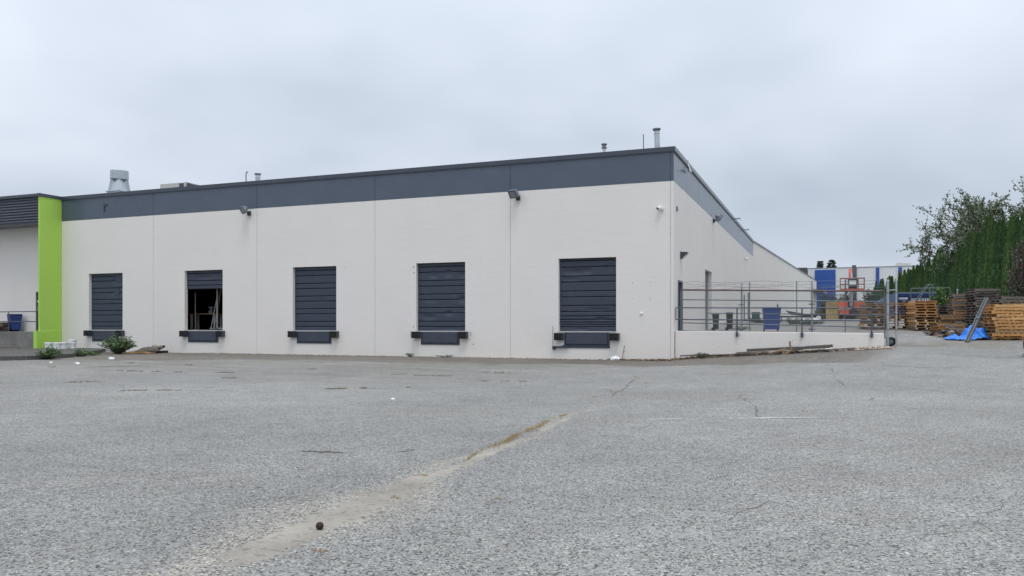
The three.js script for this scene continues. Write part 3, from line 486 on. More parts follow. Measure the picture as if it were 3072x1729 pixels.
function palletStack(label, group, x, z, n, turn, tones, o = {}) {
  const R = rng(Math.round(Math.abs(x * 91 + z * 37)) + n); let y = groundY(x, z) + 0.002; if (o.y !== undefined) y = o.y;
  for (let k = 0; k < n; k++) { const j = o.jit ?? 0.05, t = Array.isArray(tones) ? tones[Math.floor(R() * tones.length)] : tones; pallet(n > 1 ? ORD(k, n) + label : label, [x + (R() - 0.5) * 2 * j, y, z + (R() - 0.5) * 2 * j], turn + (R() - 0.5) * (o.rj ?? 0.1), t, group, { notched: o.notched && R() < 0.3, gaps: R() < 0.3 }); y += 0.1335; }
}
palletStack('pallet of the tall orange stack beside the steel channels', 'pallets in the tall orange stack', 7.0, -5.0, 11, 0.22, ['fresh', 'fresh', 'fresh', 'old'], { jit: 0.09, rj: 0.16, notched: true });
palletStack('pallet of the mixed stack next to the tall orange one', 'pallets in the mixed stack', 8.25, -5.5, 11, 0.1, ['fresh', 'old', 'grey'], { jit: 0.07, rj: 0.12, notched: true });
palletStack('pallet of the old brown stack behind the tall orange one', 'pallets behind the orange stack', 7.6, -6.9, 13, 0.2, ['grey', 'old', 'old'], { jit: 0.06, notched: true });
palletStack('pallet of the squat orange stack behind the gate posts', 'pallets in the squat orange stack', 4.55, -11.2, 11, 1.57 + 0.2, ['fresh', 'fresh', 'old', 'fresh'], { jit: 0.06 });
palletStack('pallet of the brown stack seen between the gate posts', 'pallets behind the gate posts', 3.5, -12.6, 10, 1.57 + 0.1, ['old', 'old', 'fresh'], { jit: 0.07 });
palletStack('pallet of the worn tan stack seen through the gate', 'pallets behind the gate mesh', 2.35, -12.3, 10, 1.57 + 0.3, ['old', 'fresh', 'old'], { jit: 0.09, rj: 0.2 });
palletStack('pallet of the dark low stack below the maple sapling', 'pallets in the dark low stack', 6.4, -17.5, 8, 1.57 + 0.05, ['dark', 'grey'], { jit: 0.05 });
palletStack('pallet of the tall silver grey stack before the hedge', 'pallets in the tall grey stack', 7.4, -12.5, 15, 0.3, ['grey', 'grey', 'grey'], { jit: 0.07, rj: 0.1, notched: true });
palletStack('pallet of the pale stack behind the silver grey one', 'pallets beside the grey stack', 6.75, -13.9, 13, 0.05, ['grey', 'old'], { jit: 0.05 });
palletStack('pallet of the short brown stack among timber scraps', 'pallets in the short brown stack', 6.0, -13.6, 5, 0.3, ['old', 'old', 'fresh'], { jit: 0.08 });
palletStack('pallet of the low orange pile behind timber scraps', 'pallets in the low scrap pile', 5.5, -9.9, 3, 0.25, ['fresh', 'old'], { jit: 0.1 });
palletStack('dark pallet on the concrete platform by the bin', 'pallets on the platform', -45.15, 0.85, 4, 0.3, ['dark'], { y: 1.122, jit: 0.1, rj: 0.4 });
pallet('grey broken pallet lying flat against the warehouse foot', [-33.4, 0.14, 1.15], 0.35, 'grey', undefined, { tilt: [0.2, 0.04] });
pallet('dark pallet lying under the broken grey one', [-33.2, 0.004, 1.2], 0.15, 'dark');

// ------------------------------------------------------------------ things on the warehouse
function floodlight(label, pos, turn, group, tiltX = 0.5, s = 1) {
  const f = thing('floodlight', label, 'lamp', pos, 0, group);
  part('wall_box', [rbox(-0.09 * s, 0.09 * s, -0.11 * s, 0.11 * s, 0.004, 0.1 * s, 0.01), bar([0, 0, 0.1 * s], [-0.06 * s, 0.06 * s, 0.24 * s], 0.035 * s)], M.fixture, f);
  const h = new THREE.Group(); h.name = 'lamp_head'; h.position.set(-0.1 * s, 0.14 * s, 0.34 * s); h.rotation.set(tiltX, turn, 0, 'YXZ'); f.add(h);
  const hs = (n, gs, m) => { const o = shadowed(new THREE.Mesh(metric(join(gs)), m)); o.name = n; h.add(o); };
  const body = plate([[-0.2 * s, -0.17 * s], [0.2 * s, -0.17 * s], [0.24 * s, 0.0], [0.2 * s, 0.19 * s], [-0.2 * s, 0.19 * s], [-0.24 * s, 0]], 0.13 * s, -0.06 * s, [], 0.02 * s);
  hs('housing', [body, moved(new THREE.CylinderGeometry(0.1 * s, 0.17 * s, 0.16 * s, 4), 0, 0.02, -0.14 * s, 0, -Math.PI / 2, 0)], M.fixtureGrey);
  hs('rim', [bb(-0.21 * s, 0.21 * s, 0.15 * s, 0.19 * s, 0.07 * s, 0.1 * s), bb(-0.21 * s, 0.21 * s, -0.17 * s, -0.14 * s, 0.07 * s, 0.1 * s), bb(-0.22 * s, -0.18 * s, -0.14 * s, 0.15 * s, 0.07 * s, 0.1 * s), bb(0.18 * s, 0.22 * s, -0.14 * s, 0.15 * s, 0.07 * s, 0.1 * s)], M.fixture);
  hs('lens', bb(-0.18 * s, 0.18 * s, -0.14 * s, 0.15 * s, 0.0705 * s, 0.082 * s), M.lens); return f;
}
floodlight('grey floodlight under the slate band between the second and third dock doors', [-27.8, 7.3, 0], -0.5, null, 0.55);
floodlight('grey floodlight at the panel joint left of the last dock door', [-12.82, 7.22, 0], -0.35, null, 0.5);
{ const f = floodlight('dark floodlight high on the side wall under the slate band', [CX, 7.4, -12.6], 0.4, null, 0.6); f.rotation.y = Math.PI / 2; }
{
  const w = thing('wall_pack_light', 'dark wedge shaped wall light above the side door', 'lamp', [CX, 4.55, -1.75], Math.PI / 2);
  part('housing', plate([[0, -0.14], [0.06, -0.14], [0.3, 0.06], [0.3, 0.14], [0, 0.16]], 0.3, -0.15, [], 0.01).rotateY(-Math.PI / 2), M.fixture, w); part('lens', beam([0, -0.13, 0.08], [0, 0.05, 0.29], 0.26, 0.02), M.white, w);
  const d = thing('security_camera', 'white dome camera on the facade near the corner', 'camera', [-6.45, 6.4, 0]); part('mount', rbox(0.04, 0.16, -0.07, 0.05, 0.004, 0.06, 0.01), M.white, d); part('body', moved(new THREE.SphereGeometry(0.1, 18, 14), 0, 0, 0.14), M.white, d); part('lens', moved(new THREE.CylinderGeometry(0.045, 0.045, 0.06, 14), -0.05, -0.02, 0.22, -0.3, Math.PI / 2), M.black, d);
  const j = thing('junction_box', 'small grey junction box high on the side wall', 'box', [CX, 6.46, -0.7], Math.PI / 2); part('box', rbox(-0.11, 0.11, -0.1, 0.1, 0.004, 0.05, 0.008), M.galvDull, j); part('cover', rbox(-0.08, 0.08, -0.07, 0.07, 0.05, 0.06, 0.004), M.galv, j);
  const c = thing('security_camera', 'pale camera on a bracket at the roof edge of the side wall', 'camera', [CX + 0.05, 8.55, -3.4]); part('bracket', [rbox(-0.045, 0.03, 0.2, 0.5, -0.1, 0.1, 0.01), bar([0, 0.35, 0], [0.12, 0.0, 0.1], 0.03)], M.pvc, c); part('body', [bar([0.1, 0, -0.15], [0.12, -0.06, 0.6], 0.06, 14, 0.05)], M.white, c); part('lens', bar([0.12, -0.06, 0.6], [0.12, -0.064, 0.63], 0.035, 14), M.black, c);
  const s = thing('wall_sensor', 'tiny white sensor far along the side wall', 'sensor', [CX, 6.73, -31.8], Math.PI / 2); part('mount', rbox(-0.1, 0.1, 0.06, 0.12, 0.004, 0.1, 0.01), M.white, s); part('body', moved(new THREE.SphereGeometry(0.12, 14, 10), 0, 0, 0.14), M.white, s);
  for (const z of [-24.5, -31.5]) { const v = thing('roof_bracket', z > -30 ? 'small metal bracket on the side wall coping nearer the corner' : 'small metal bracket on the side wall coping near its far end', 'bracket', [CX, 8.975, z]); part('plate', rbox(-0.05, 0.35, 0.0, 0.08, -0.1, 0.1, 0.01), M.galv, v); part('arm', bar([0.3, 0.06, 0], [0.42, -0.1, 0.1], 0.03), M.galv, v); }
}
// roof vents
{
  const v = thing('exhaust_vent', 'large galvanised exhaust cowl on the roof', 'vent', [-41.4, 8.42, -4.1]);
  part('curb', bb(-0.46, 0.46, 0, 1.38, -0.46, 0.46), M.ventMetal, v); part('flare', moved(new THREE.CylinderGeometry(0.46, 0.6, 0.76, 4, 1), 0, 1.76, 0, Math.PI / 4), M.ventMetal, v); part('flange', rbox(-0.52, 0.52, 1.34, 1.39, -0.52, 0.52, 0.01), M.ventMetal, v);
  part('wind_band', moved(lathe([[0.46, 0], [0.5, 0.01], [0.49, 0.5], [0.46, 0.52], [0.45, 0.5], [0.46, 0.02]], 28), 0, 2.1, 0, 0, 0.04, -0.05), M.ventMetal, v); part('stack', bar([0, 1.8, 0], [0, 2.55, 0], 0.36, 20), M.galvDull, v);
  v.scale.setScalar(1.08);
  const h = thing('rooftop_unit', 'low beige air handling unit on the roof', 'air conditioner', [-37.5, 8.42, -5.2]); part('cabinet', bb(-1.05, 0.45, 0, 1.86, -0.6, 0.6), M.beigeMetal, h); part('coil', bb(0.45, 0.85, 0, 1.84, -0.55, 0.55), M.farDark, h); part('post', bb(0.85, 1.0, 0, 1.87, -0.6, 0.6), M.beigeMetal, h); part('hood', plate([[1.0, 0], [1.45, 0], [1.4, 1.72], [1.0, 1.86]], 1.0, -0.5), M.farDark, h);
  const p = thing('vent_pipe', 'thin hooked pipe on the roof', 'pipe', [-31.25, 8.42, -3.82]); part('pipe', new THREE.TubeGeometry(new THREE.CatmullRomCurve3([[0, 0, 0], [0, 1.2, 0], [0, 1.85, 0], [0.03, 1.96, 0], [0.1, 1.98, 0], [0.13, 1.92, 0]].map((q) => new THREE.Vector3(...q))), 24, 0.03, 8), M.galvDull, p); part('flashing', lathe([[0.12, 0], [0.1, 0.05], [0.035, 0.2]], 12), M.galvDull, p);
  const flue = (label, pos, r, h, cap, lean, m) => { const f = thing('flue_pipe', label, 'vent', pos); f.rotation.z = lean; part('pipe', bar([0, 0, 0], [0, h, 0], r, 16), m, f); part('collar', moved(lathe([[r, 0], [r + 0.012, 0.01], [r + 0.012, 0.05], [r, 0.06]], 16), 0, h - 0.26, 0), m, f); part('cap', moved(lathe(cap, 18), 0, h - 0.06, 0), M.galvDull, f); return f; };
  flue('short galvanised flue with flat cap on the roof beside the hooked pipe', [-31.26, 8.42, -4.9], 0.14, 2.05, [[0.17, 0], [0.2, 0.05], [0.2, 0.08], [0, 0.12]], 0.02, M.ventMetal);
  const t = flue('pale flue with double ring cap on the roof', [-10.35, 8.42, -5.6], 0.08, 2.1, [[0.1, -0.06], [0.145, -0.03], [0.145, 0], [0.1, 0.02], [0.11, 0.12], [0.15, 0.15], [0.15, 0.19], [0, 0.23]], 0, M.pvc); t.children[1].removeFromParent();
  flue('tall blue grey flue with round cap near the building corner', [-7.4, 8.42, -4.63], 0.13, 2.5, [[0.14, -0.04], [0.19, 0.02], [0.2, 0.07], [0, 0.12]], 0.04, M.ventMetal);
  const rd = thing('roof_rod', 'thin rusty rod standing on the roof edge', 'rod', [-8.27, 8.42, -5.36]); part('rod', bar([0, 0, 0], [-0.03, 2.48, 0], 0.022, 8), M.rustPipe, rd); part('foot', lathe([[0.1, 0], [0.09, 0.04], [0.03, 0.1]], 12), M.galvDull, rd);
}

// ------------------------------------------------------------------ retaining wall, handrail, rolling gate
{
  const w = worldThing('retaining_wall', 'low white retaining wall rising beside the ramp', 'wall', [-1.85, 0, -0.3]);
  part('wall', plate([[-5.845, -0.25], [2.13, -0.25], [2.13, 1.165], [2.09, 1.185], [-5.845, 1.255]], 0.2, -0.415, [], 0.022), M.wallWhite, w);
  const R = rng(3), g = []; for (let k = 0; k < 20; k++) { const c = new THREE.CircleGeometry(0.006 + 0.009 * R(), 6); c.scale(1.4, 1, 1); c.translate(lerp(-5.5, 1.9, R()), lerp(0.55, 1.1, R()), -0.1905); g.push(c); } const s = part('surface_pits', g, M.wallPit, w); s.userData.kind = 'stuff';
  const yT = (x) => lerp(2.225, 2.155, (x + 5.8) / 7.5), yM = (x) => yT(x) - 0.49, h = worldThing('handrail', 'slate grey two rail pipe handrail fixed to the white retaining wall', 'railing', [-2, 1.1, -0.15]);
  part('rail', bar([-5.8, yT(-5.8), -0.13], [1.7, yT(1.7), -0.13], 0.025), M.railSteel, h); part('rail', bar([-5.8, yM(-5.8), -0.13], [1.7, yM(1.7), -0.13], 0.025), M.railSteel, h); part('end_post', bar([-5.8, yM(-5.8), -0.13], [-5.8, yT(-5.8), -0.13], 0.022), M.railSteel, h);
  for (const x of [-3.32, -0.83, 1.69]) { const p = part('post', bar([x, 1.1, -0.13], [x, yT(x), -0.13], 0.028), M.railSteel, h); sub('socket', bar([x, 1.02, -0.13], [x, 1.2, -0.13], 0.055, 12), M.railSteel, p); }
}
function chainLink(x0, x1, yb0, yt0, yb1, yt1, z, pitch = 0.105) {   // straight diagonal wires clipped to the panel
  const g = [], W = x1 - x0, lo = (x) => lerp(yb0, yb1, (x - x0) / W), hi = (x) => lerp(yt0, yt1, (x - x0) / W), Hm = Math.max(yt0, yt1) - Math.min(yb0, yb1);
  for (let s = -Hm; s < W; s += pitch) for (const dir of [1, -1]) {
    const pts = []; for (let k = 0; k <= 60; k++) { const t = k / 60 * (Hm + 0.4), x = dir > 0 ? x0 + s + t : x1 - s - t, y = Math.min(yb0, yb1) - 0.2 + t; if (x >= x0 && x <= x1 && y >= lo(x) && y <= hi(x)) pts.push([x, y]); }
    if (pts.length < 2) continue; const a = pts[0], b = pts[pts.length - 1]; g.push(beam([a[0], a[1], z + dir * 0.003], [b[0], b[1], z + dir * 0.003], 0.006, 0.006));
  }
  return g;
}
{
  const z = -1.0, X0 = -5.74, X1 = 2.2, sl = (a, b) => (x) => lerp(a, b, (x - X0) / (X1 - X0)), top = sl(3.01, 2.83), mid = sl(2.59, 2.42), low = sl(1.6, 1.41), bot = sl(1.27, 1.0), m2 = sl(2.02, 1.9);
  const g = worldThing('rolling_gate', 'long chain link rolling gate with pipe rails behind the white wall', 'gate', [-1.8, groundY(-1.8, -1), z]);
  part('top_rail', bar([X0, top(X0), z], [X1, top(X1), z], 0.034), M.rustPipe, g).userData.label = 'rust brown top pipe';
  part('rail', bar([X0, mid(X0), z], [X1, mid(X1), z], 0.024), M.galvDull, g); part('rail', bar([X0, low(X0), z], [X1, low(X1), z], 0.024), M.galvDull, g); part('rail', bar([-4.7, m2(-4.7), z - 0.05], [X1, m2(X1), z - 0.05], 0.018), M.galvDull, g);
  part('end_post', bar([X0, bot(X0), z], [X0, top(X0), z], 0.024), M.galvDull, g); part('end_post', bar([X1, bot(X1), z], [X1, top(X1), z], 0.024), M.galvDull, g); part('bottom_rail', bar([X0, bot(X0), z], [X1, bot(X1), z], 0.02), M.galvDull, g);
  const mesh = part('chain_link_mesh', chainLink(X0, X1, bot(X0), top(X0), bot(X1), top(X1), z + 0.012), M.wire, g); mesh.userData.kind = 'stuff';
  for (const x of [-3.23, -0.48]) { const p = part('roller_post', bar([x, groundY(x, z - 0.12), z - 0.12], [x, 3.27, z - 0.12], 0.038), M.galv, g); for (const y of [2.35, 1.33]) sub('roller_clamp', [moved(new THREE.TorusGeometry(0.055, 0.022, 8, 16), x, y, z - 0.11, 0, Math.PI / 2), rbox(x - 0.13, x + 0.13, y - 0.02, y + 0.02, z - 0.09, z - 0.04, 0.008)], M.galvDull, p); }
  for (const x of [-2.91, -1.06, 0.77]) part('post', bar([x, groundY(x, z - 0.15), z - 0.15], [x, 3.31, z - 0.15], 0.018), M.galvDull, g);
  const R = rng(12);
  for (let s = 0; s < 4; s++) { const pts = []; for (let k = 0; k <= 40; k++) { const x = lerp(X0, X1, k / 40); pts.push(new THREE.Vector3(x, 3.33 - s * 0.085 + 0.05 * Math.sin(k * 0.5 + s * 2) * R() - (s === 3 ? 0.05 * Math.sin(k * 0.35) : 0) - 0.16 * k / 40 * (s ? 1 : 0.5), z - 0.1)); } const c = new THREE.CatmullRomCurve3(pts), wire = part('barbed_wire', new THREE.TubeGeometry(c, 80, 0.006, 5), M.galvDull, g); const br = []; for (let k = 1; k < 60; k++) { const p = c.getPoint(k / 60); br.push(beam([p.x - 0.012, p.y - 0.03, p.z], [p.x + 0.012, p.y + 0.03, p.z], 0.004, 0.004)); } sub('barbs', br, M.galvDull, wire).userData.kind = 'stuff'; }
  const y0 = groundY(2.4, -1);
  const wc = part('gate_wheel', moved(new THREE.TorusGeometry(0.13, 0.05, 12, 28), 2.42, y0 + 0.178, -0.98), M.rubber, g); sub('hub', [moved(new THREE.CylinderGeometry(0.075, 0.075, 0.07, 18), 2.42, y0 + 0.178, -0.98, 0, Math.PI / 2), moved(new THREE.CylinderGeometry(0.025, 0.025, 0.12, 12), 2.42, y0 + 0.178, -0.98, 0, Math.PI / 2)], M.galvDull, wc); part('axle_arm', beam([2.2, bot(X1) + 0.03, -1.06], [2.42, y0 + 0.18, -1.06], 0.04, 0.04), M.galvDull, g);
  for (const [x, r, label] of [[2.3, 0.05, 'thick galvanised gate post next to the gate wheel'], [2.6, 0.036, 'slimmer galvanised gate post just beyond the thick one']]) {
    const p = worldThing('gate_post', label, 'post', [x, groundY(x, -0.85), -0.85]); part('post', bar([x, groundY(x, -0.85) - 0.05, -0.85], [x, 3.24, -0.85], r, 14), M.galv, p); part('cap', moved(lathe([[r + 0.006, -0.05], [r + 0.006, 0], [r * 0.7, 0.03], [0, 0.04]], 14), x, 3.24, -0.85), M.galv, p); for (const y of [1.3, 1.9, 2.3, 2.75]) part('band', bar([x, y, -0.85], [x, y + 0.035, -0.85], r + 0.008, 14), M.galvDull, p);
  }
  const c = worldThing('post_brace', 'short pipe brace and wires joining the two gate posts', 'brace', [2.45, 1.2, -0.85]); part('pipe', bar([2.35, 2.86, -0.85], [2.565, 2.86, -0.85], 0.02), M.galv, c); for (const y of [1.6, 2.1]) part('wire', bar([2.35, y, -0.85], [2.565, y, -0.85], 0.006), M.wire, c);
}

// ------------------------------------------------------------------ yard behind the gate
{
  const G = (x, z) => groundY(x, z);
  const box = thing('utility_cabinet', 'dark green utility cabinet by the side wall', 'cabinet', [-4.2, G(-4.2, -21), -21]); part('body', rbox(-0.24, 0.24, 0, 0.52, -0.2, 0.2, 0.02), M.greenBox, box); part('lid', rbox(-0.26, 0.26, 0.52, 0.58, -0.22, 0.22, 0.02), M.greenBox, box);
  [[-4.38, -13.4, 1.95, 0.05], [-4.9, -20.7, 1.7, 0.04], [-5.35, -29, 2.0, 0.06]].forEach(([x, z, h, r], i) => { const p = thing('fence_post', ['galvanised yard post nearest the roll door', 'thin steel post beside the green cabinet', 'far steel post against the side wall'][i], 'post', [x, G(x, z), z]); part('post', bar([0, 0, 0], [0, h, 0], r, 12), M.galvDull, p); part('cap', moved(lathe([[r + 0.01, 0], [r, 0.04], [0, 0.05]], 12), 0, h, 0), M.galvDull, p); });
  // small tilted trailer
  const t = thing('utility_trailer', 'small dark utility trailer with tilted tongue and pale wheel', 'trailer', [-1.2, G(-1.2, -19), -19]);
  t.scale.setScalar(1.2);
  part('frame', [beam([-1.3, 0.3, 0], [0.9, 0.28, 0], 0.06, 0.08), beam([-0.9, 0.3, -0.9], [0.9, 0.3, -0.9], 0.06, 0.08), beam([0.6, 0.3, -1.0], [0.6, 0.3, 0.2], 0.06, 0.06)], M.black, t); part('ramp_plate', moved(plate([[-0.9, 0.5], [-0.65, 0.28], [1.0, 0.1], [1.0, 0.16]], 0.9, -0.9, [], 0.005), 0, 0.12, 0), M.fixture, t); part('jack', [bar([-1.28, 0.05, 0], [-1.28, 0.95, 0], 0.035), bar([-1.38, 0.05, 0], [-1.1, 0.05, 0], 0.03), bar([-1.1, 0.05, 0], [-1.1, 0.3, 0], 0.03)], M.black, t);
  for (const z of [0.2, -1.1]) { const w = part('wheel', moved(new THREE.TorusGeometry(0.17, 0.06, 12, 26), 0.72, 0.23, z), M.rubber, t); sub('rim', moved(new THREE.CylinderGeometry(0.13, 0.13, 0.07, 20), 0.72, 0.23, z, 0, Math.PI / 2), M.white, w); }
  // pale boulders and bags on the trailer's near side
  const R = rng(41); for (let k = 0; k < 5; k++) { const g = new THREE.IcosahedronGeometry(0.2 + 0.1 * R(), 3), p = g.attributes.position; for (let i = 0; i < p.count; i++) { const v = new THREE.Vector3().fromBufferAttribute(p, i), n = 0.75 + 0.5 * fbm(v.x * 3 + k * 5, v.y * 3 + v.z * 2, 51, 3); p.setXYZ(i, v.x * n * 1.2, v.y * n * 0.8, v.z * n); } g.computeVertexNormals(); const x = -1.5 + k * 0.3, z = -17.3 - 0.3 * R(); g.translate(0, 0.12, 0); const o = part('bulk_sack', g, k % 2 ? M.sack : M.concrete); o.position.set(x, G(x, z), z); tag(o, 'lumpy pale sack heaped in front of the small trailer', 'sack', 'sacks by the trailer'); }
  // tan container and boom lift
  const c = thing('tan_container', 'tan steel container standing behind the trailer', 'container', [0.55, G(0.5, -33.6), -33.6], -0.05); part('body', rbox(-0.42, 0.42, 0, 1.4, -0.8, 0.8, 0.02), M.tan, c); for (let k = 0; k < 4; k++) part('rib', bb(-0.42 + k * 0.26, -0.37 + k * 0.26, 0.05, 1.36, 0.8, 0.83), M.tan, c);
  const L = thing('boom_lift', 'orange boom lift with raised work basket', 'boom lift', [2.25, G(2.25, -45), -45]);
  part('chassis', [rbox(-0.95, 0.95, 0.35, 0.75, -1.4, 1.4, 0.05), rbox(-0.7, 0.7, 0.75, 0.95, -0.9, 0.9, 0.04)], M.fixture, L);
  for (const x of [-0.85, 0.85]) for (const z of [-1.1, 1.1]) { const w = part('wheel', moved(new THREE.CylinderGeometry(0.42, 0.42, 0.32, 22), x, 0.42, z, 0, 0, Math.PI / 2), M.rubber, L); sub('rim', moved(new THREE.CylinderGeometry(0.2, 0.2, 0.34, 16), x, 0.42, z, 0, 0, Math.PI / 2), M.orange, w); }
  for (const s of [-1, 1]) part('engine_cover', rbox(s > 0 ? 0.3 : -1.05, s > 0 ? 1.05 : -0.3, 0.95, 1.75, -1.3, 1.2, 0.14, 4), M.orange, L);
  part('counterweight', rbox(-1.0, -0.2, 0.5, 1.0, 1.2, 1.7, 0.08), M.orange, L); part('deck_plate', [rbox(-1.1, 0.0, 1.0, 1.08, 1.2, 1.75, 0.02)], M.white, L);
  part('lower_boom', [beam([0, 1.2, 0.3], [0.05, 2.9, -0.9], 0.3, 0.3)], M.fixture, L); part('upper_boom', [beam([-0.05, 2.8, -0.9], [-0.05, 4.75, -1.5], 0.26, 0.28)], M.orange, L); part('fly_boom', beam([0.28, 2.4, -0.8], [0.3, 5.1, -1.6], 0.36, 0.3), M.farDark, L); part('jib', [beam([0.05, 4.5, -1.3], [0.05, 2.85, 1.9], 0.16, 0.18)], M.fixtureGrey, L);
  const rail = []; for (const y of [2.78, 3.2, 3.72]) rail.push(bar([-0.95, y, 1.8], [1.0, y, 1.8], 0.03), bar([-0.95, y, 2.7], [1.0, y, 2.7], 0.03), bar([-0.95, y, 1.8], [-0.95, y, 2.7], 0.03), bar([1.0, y, 1.8], [1.0, y, 2.7], 0.03)); for (const x of [-0.95, -0.5, 0.5, 1.0]) for (const z of [1.8, 2.7]) rail.push(bar([x, 2.75, z], [x, 3.72, z], 0.03));
  part('basket_rail', rail, M.rust, L); part('basket_floor', rbox(-0.97, 1.02, 2.68, 2.78, 1.78, 2.72, 0.02), M.orange, L); part('control_box', [rbox(-0.35, 0.45, 3.05, 3.6, 2.55, 2.75, 0.06), rbox(-0.4, 0.5, 3.6, 3.68, 2.5, 2.8, 0.03)], M.galvDull, L); part('control_panel', rbox(-0.22, 0.32, 3.15, 3.5, 2.75, 2.77, 0.01), M.white, L); part('tool_tray', rbox(-0.3, 0.4, 2.8, 3.02, 2.6, 2.74, 0.02), M.black, L);
  const k2 = thing('machine_trailer', 'dark low machinery parked beside the boom lift', 'machinery', [3.9, G(3.9, -40), -40]); part('body', [rbox(-0.9, 0.8, 0.35, 0.95, -1, 1, 0.08), rbox(-0.5, 0.6, 0.95, 1.3, -0.8, 0.6, 0.1)], M.fixture, k2); part('fender', rbox(-1.0, 0.9, 1.0, 1.06, 0.6, 1.1, 0.02), M.white, k2); for (const x of [-0.6, 0.5]) part('wheel', moved(new THREE.CylinderGeometry(0.34, 0.34, 0.24, 20), x, 0.34, 1.0, 0, Math.PI / 2), M.rubber, k2);
  // blue roll-off container with ribs, white lettering
  const D = thing('rolloff_dumpster', 'navy blue ribbed roll off dumpster with white lettering', 'dumpster', [6.6, G(6.5, -34), -34]); D.rotation.y = -0.05;
  part('body', bb(-1.5, 1.7, 0.25, 2.0, -4, 0), M.navy, D); part('top_rail', [rbox(-1.55, 1.75, 1.96, 2.1, -0.06, 0.06, 0.02), rbox(-1.6, -1.5, 1.96, 2.1, -4, 0, 0.02)], M.navyLight, D); for (let k = 0; k < 8; k++) part('rib', bb(-1.48 + k * 0.44, -1.4 + k * 0.44, 0.25, 1.96, 0.0, 0.1), M.navy, D); part('skid', bb(-1.3, 1.5, 0, 0.25, -3.9, -0.1), M.black, D);
  const cv = document.createElement('canvas'); cv.width = 512; cv.height = 128; const cx = cv.getContext('2d'); cx.fillStyle = '#16264a'; cx.fillRect(0, 0, 512, 128); cx.fillStyle = '#cfd6e2'; cx.font = 'bold 40px sans-serif'; const RR = rng(6); for (let k = 0; k < 10; k++) if (k !== 3) cx.fillRect(150 + k * 24, 34, 16 + RR() * 6, 30); for (let k = 0; k < 6; k++) cx.fillRect(240 + k * 15, 84, 10 + RR() * 3, 18); cx.fillRect(6, 20, 110, 20); cx.fillRect(6, 48, 110, 5); cx.fillRect(50, 66, 40, 6);
  const tx = new THREE.CanvasTexture(cv); tx.colorSpace = THREE.SRGBColorSpace; const pg = new THREE.PlaneGeometry(2.9, 0.72); pg.translate(0.1, 1.45, 0.104); part('lettering', pg, new THREE.MeshStandardMaterial({ map: tx, roughness: 0.6, side: THREE.DoubleSide }), D, true);
  const B2 = thing('steel_bin', 'faded blue grey steel skip left of the navy dumpster', 'dumpster', [4.3, G(4.3, -33), -33]); part('body', plate([[-0.9, 0.2], [0.85, 0.2], [0.85, 1.95], [0.3, 1.9], [-0.9, 1.2]], 2.6, -2.6, [], 0.02), M.navyLight, B2); part('skid', bb(-0.8, 0.8, 0, 0.2, -2.5, -0.1), M.black, B2);
  // pipe panel and stair rail by the dumpster
  const q = thing('pipe_panel', 'galvanised pipe fence panel behind the orange pallets', 'fence', [5.9, G(5.9, -19.4), -19.4]); for (const y of [0.7, 1.35, 2.0]) part('rail', bar([-1.1, y, 0], [0.95, y, 0], 0.022), M.galvDull, q); for (const x of [-1.1, -0.55, -0.12, 0.4, 0.95]) part('upright', bar([x, 0, 0], [x, 2.0, 0], 0.022), M.galvDull, q);
  const s = thing('stair_rail', 'leaning galvanised stair rail in front of the navy dumpster', 'railing', [6.25, G(6.2, -24.8), -24.8]); part('rail', [bar([-0.75, 1.15, 0], [0.0, 2.25, 0], 0.025), bar([-0.62, 1.15, 0.1], [0.1, 2.25, 0.1], 0.025), bar([0, 2.25, 0], [0.32, 2.25, 0], 0.025)], M.galvDull, s); part('post', bar([0.32, 0, 0], [0.32, 2.25, 0], 0.03), M.galvDull, s); part('post', bar([0.18, 0, 0], [0.18, 2.2, 0], 0.02), M.galvDull, s); part('post', bar([-0.75, 0, 0], [-0.75, 1.15, 0], 0.025), M.galvDull, s);
  for (const [x, z, h, label] of [[6.85, -16.7, 1.9, 'taller pale post between maple sapling and grey pallets'], [6.6, -16.4, 1.35, 'shorter pale post between maple sapling and grey pallets']]) { const p = thing('fence_post', label, 'post', [x, G(x, z), z]); part('post', bar([0, 0, 0], [0.02, h, 0], 0.035, 12), M.galv, p); part('cap', moved(lathe([[0.045, 0], [0.045, 0.04], [0, 0.06]], 12), 0.02, h, 0), M.galv, p); }
  // steel channels leaning on the stack
  const ch = thing('steel_channel', 'pair of grey steel channels leaning against the orange pallets', 'metal channel', [5.35, G(5.35, -3.2), -3.2]); const H0 = [0, 0.02, 0], H1 = [0.98, 1.83, -1.7];
  for (const o of [-0.055, 0.055]) part('flange', beam([H0[0] + o, H0[1], H0[2]], [H1[0] + o, H1[1], H1[2]], 0.03, 0.1), M.channelSteel, ch); part('web', beam(H0, H1, 0.08, 0.03), M.railSteel, ch); part('splice', beam([0.5, 0.94, -0.86], [0.54, 1.01, -0.93], 0.15, 0.115), M.channelSteel, ch);
  // maroon frame at the right
  const mr = thing('cart_frame', 'maroon steel cart frame with a grey tray', 'cart', [6.3, G(6.3, 3.0), 3.0]); part('leg', new THREE.TubeGeometry(new THREE.CatmullRomCurve3([[0.02, 0.02, 0], [-0.12, 0.12, 0], [-0.2, 0.32, 0], [-0.19, 0.55, 0], [0.0, 0.68, 0], [0.6, 0.7, 0]].map((v) => new THREE.Vector3(...v))), 30, 0.035, 10), M.maroon, mr); part('ring', moved(new THREE.TorusGeometry(0.05, 0.014, 8, 18), -0.2, 0.06, 0.02), M.galvDull, mr); part('tray', rbox(-0.15, 1.0, 0.7, 0.8, -0.3, 0.3, 0.03), M.galvDull, mr); part('leg', bar([0.7, 0, 0.2], [0.7, 0.7, 0.2], 0.035), M.maroon, mr); part('leg', bar([0.7, 0, -0.25], [0.7, 0.7, -0.25], 0.035), M.maroon, mr);
}

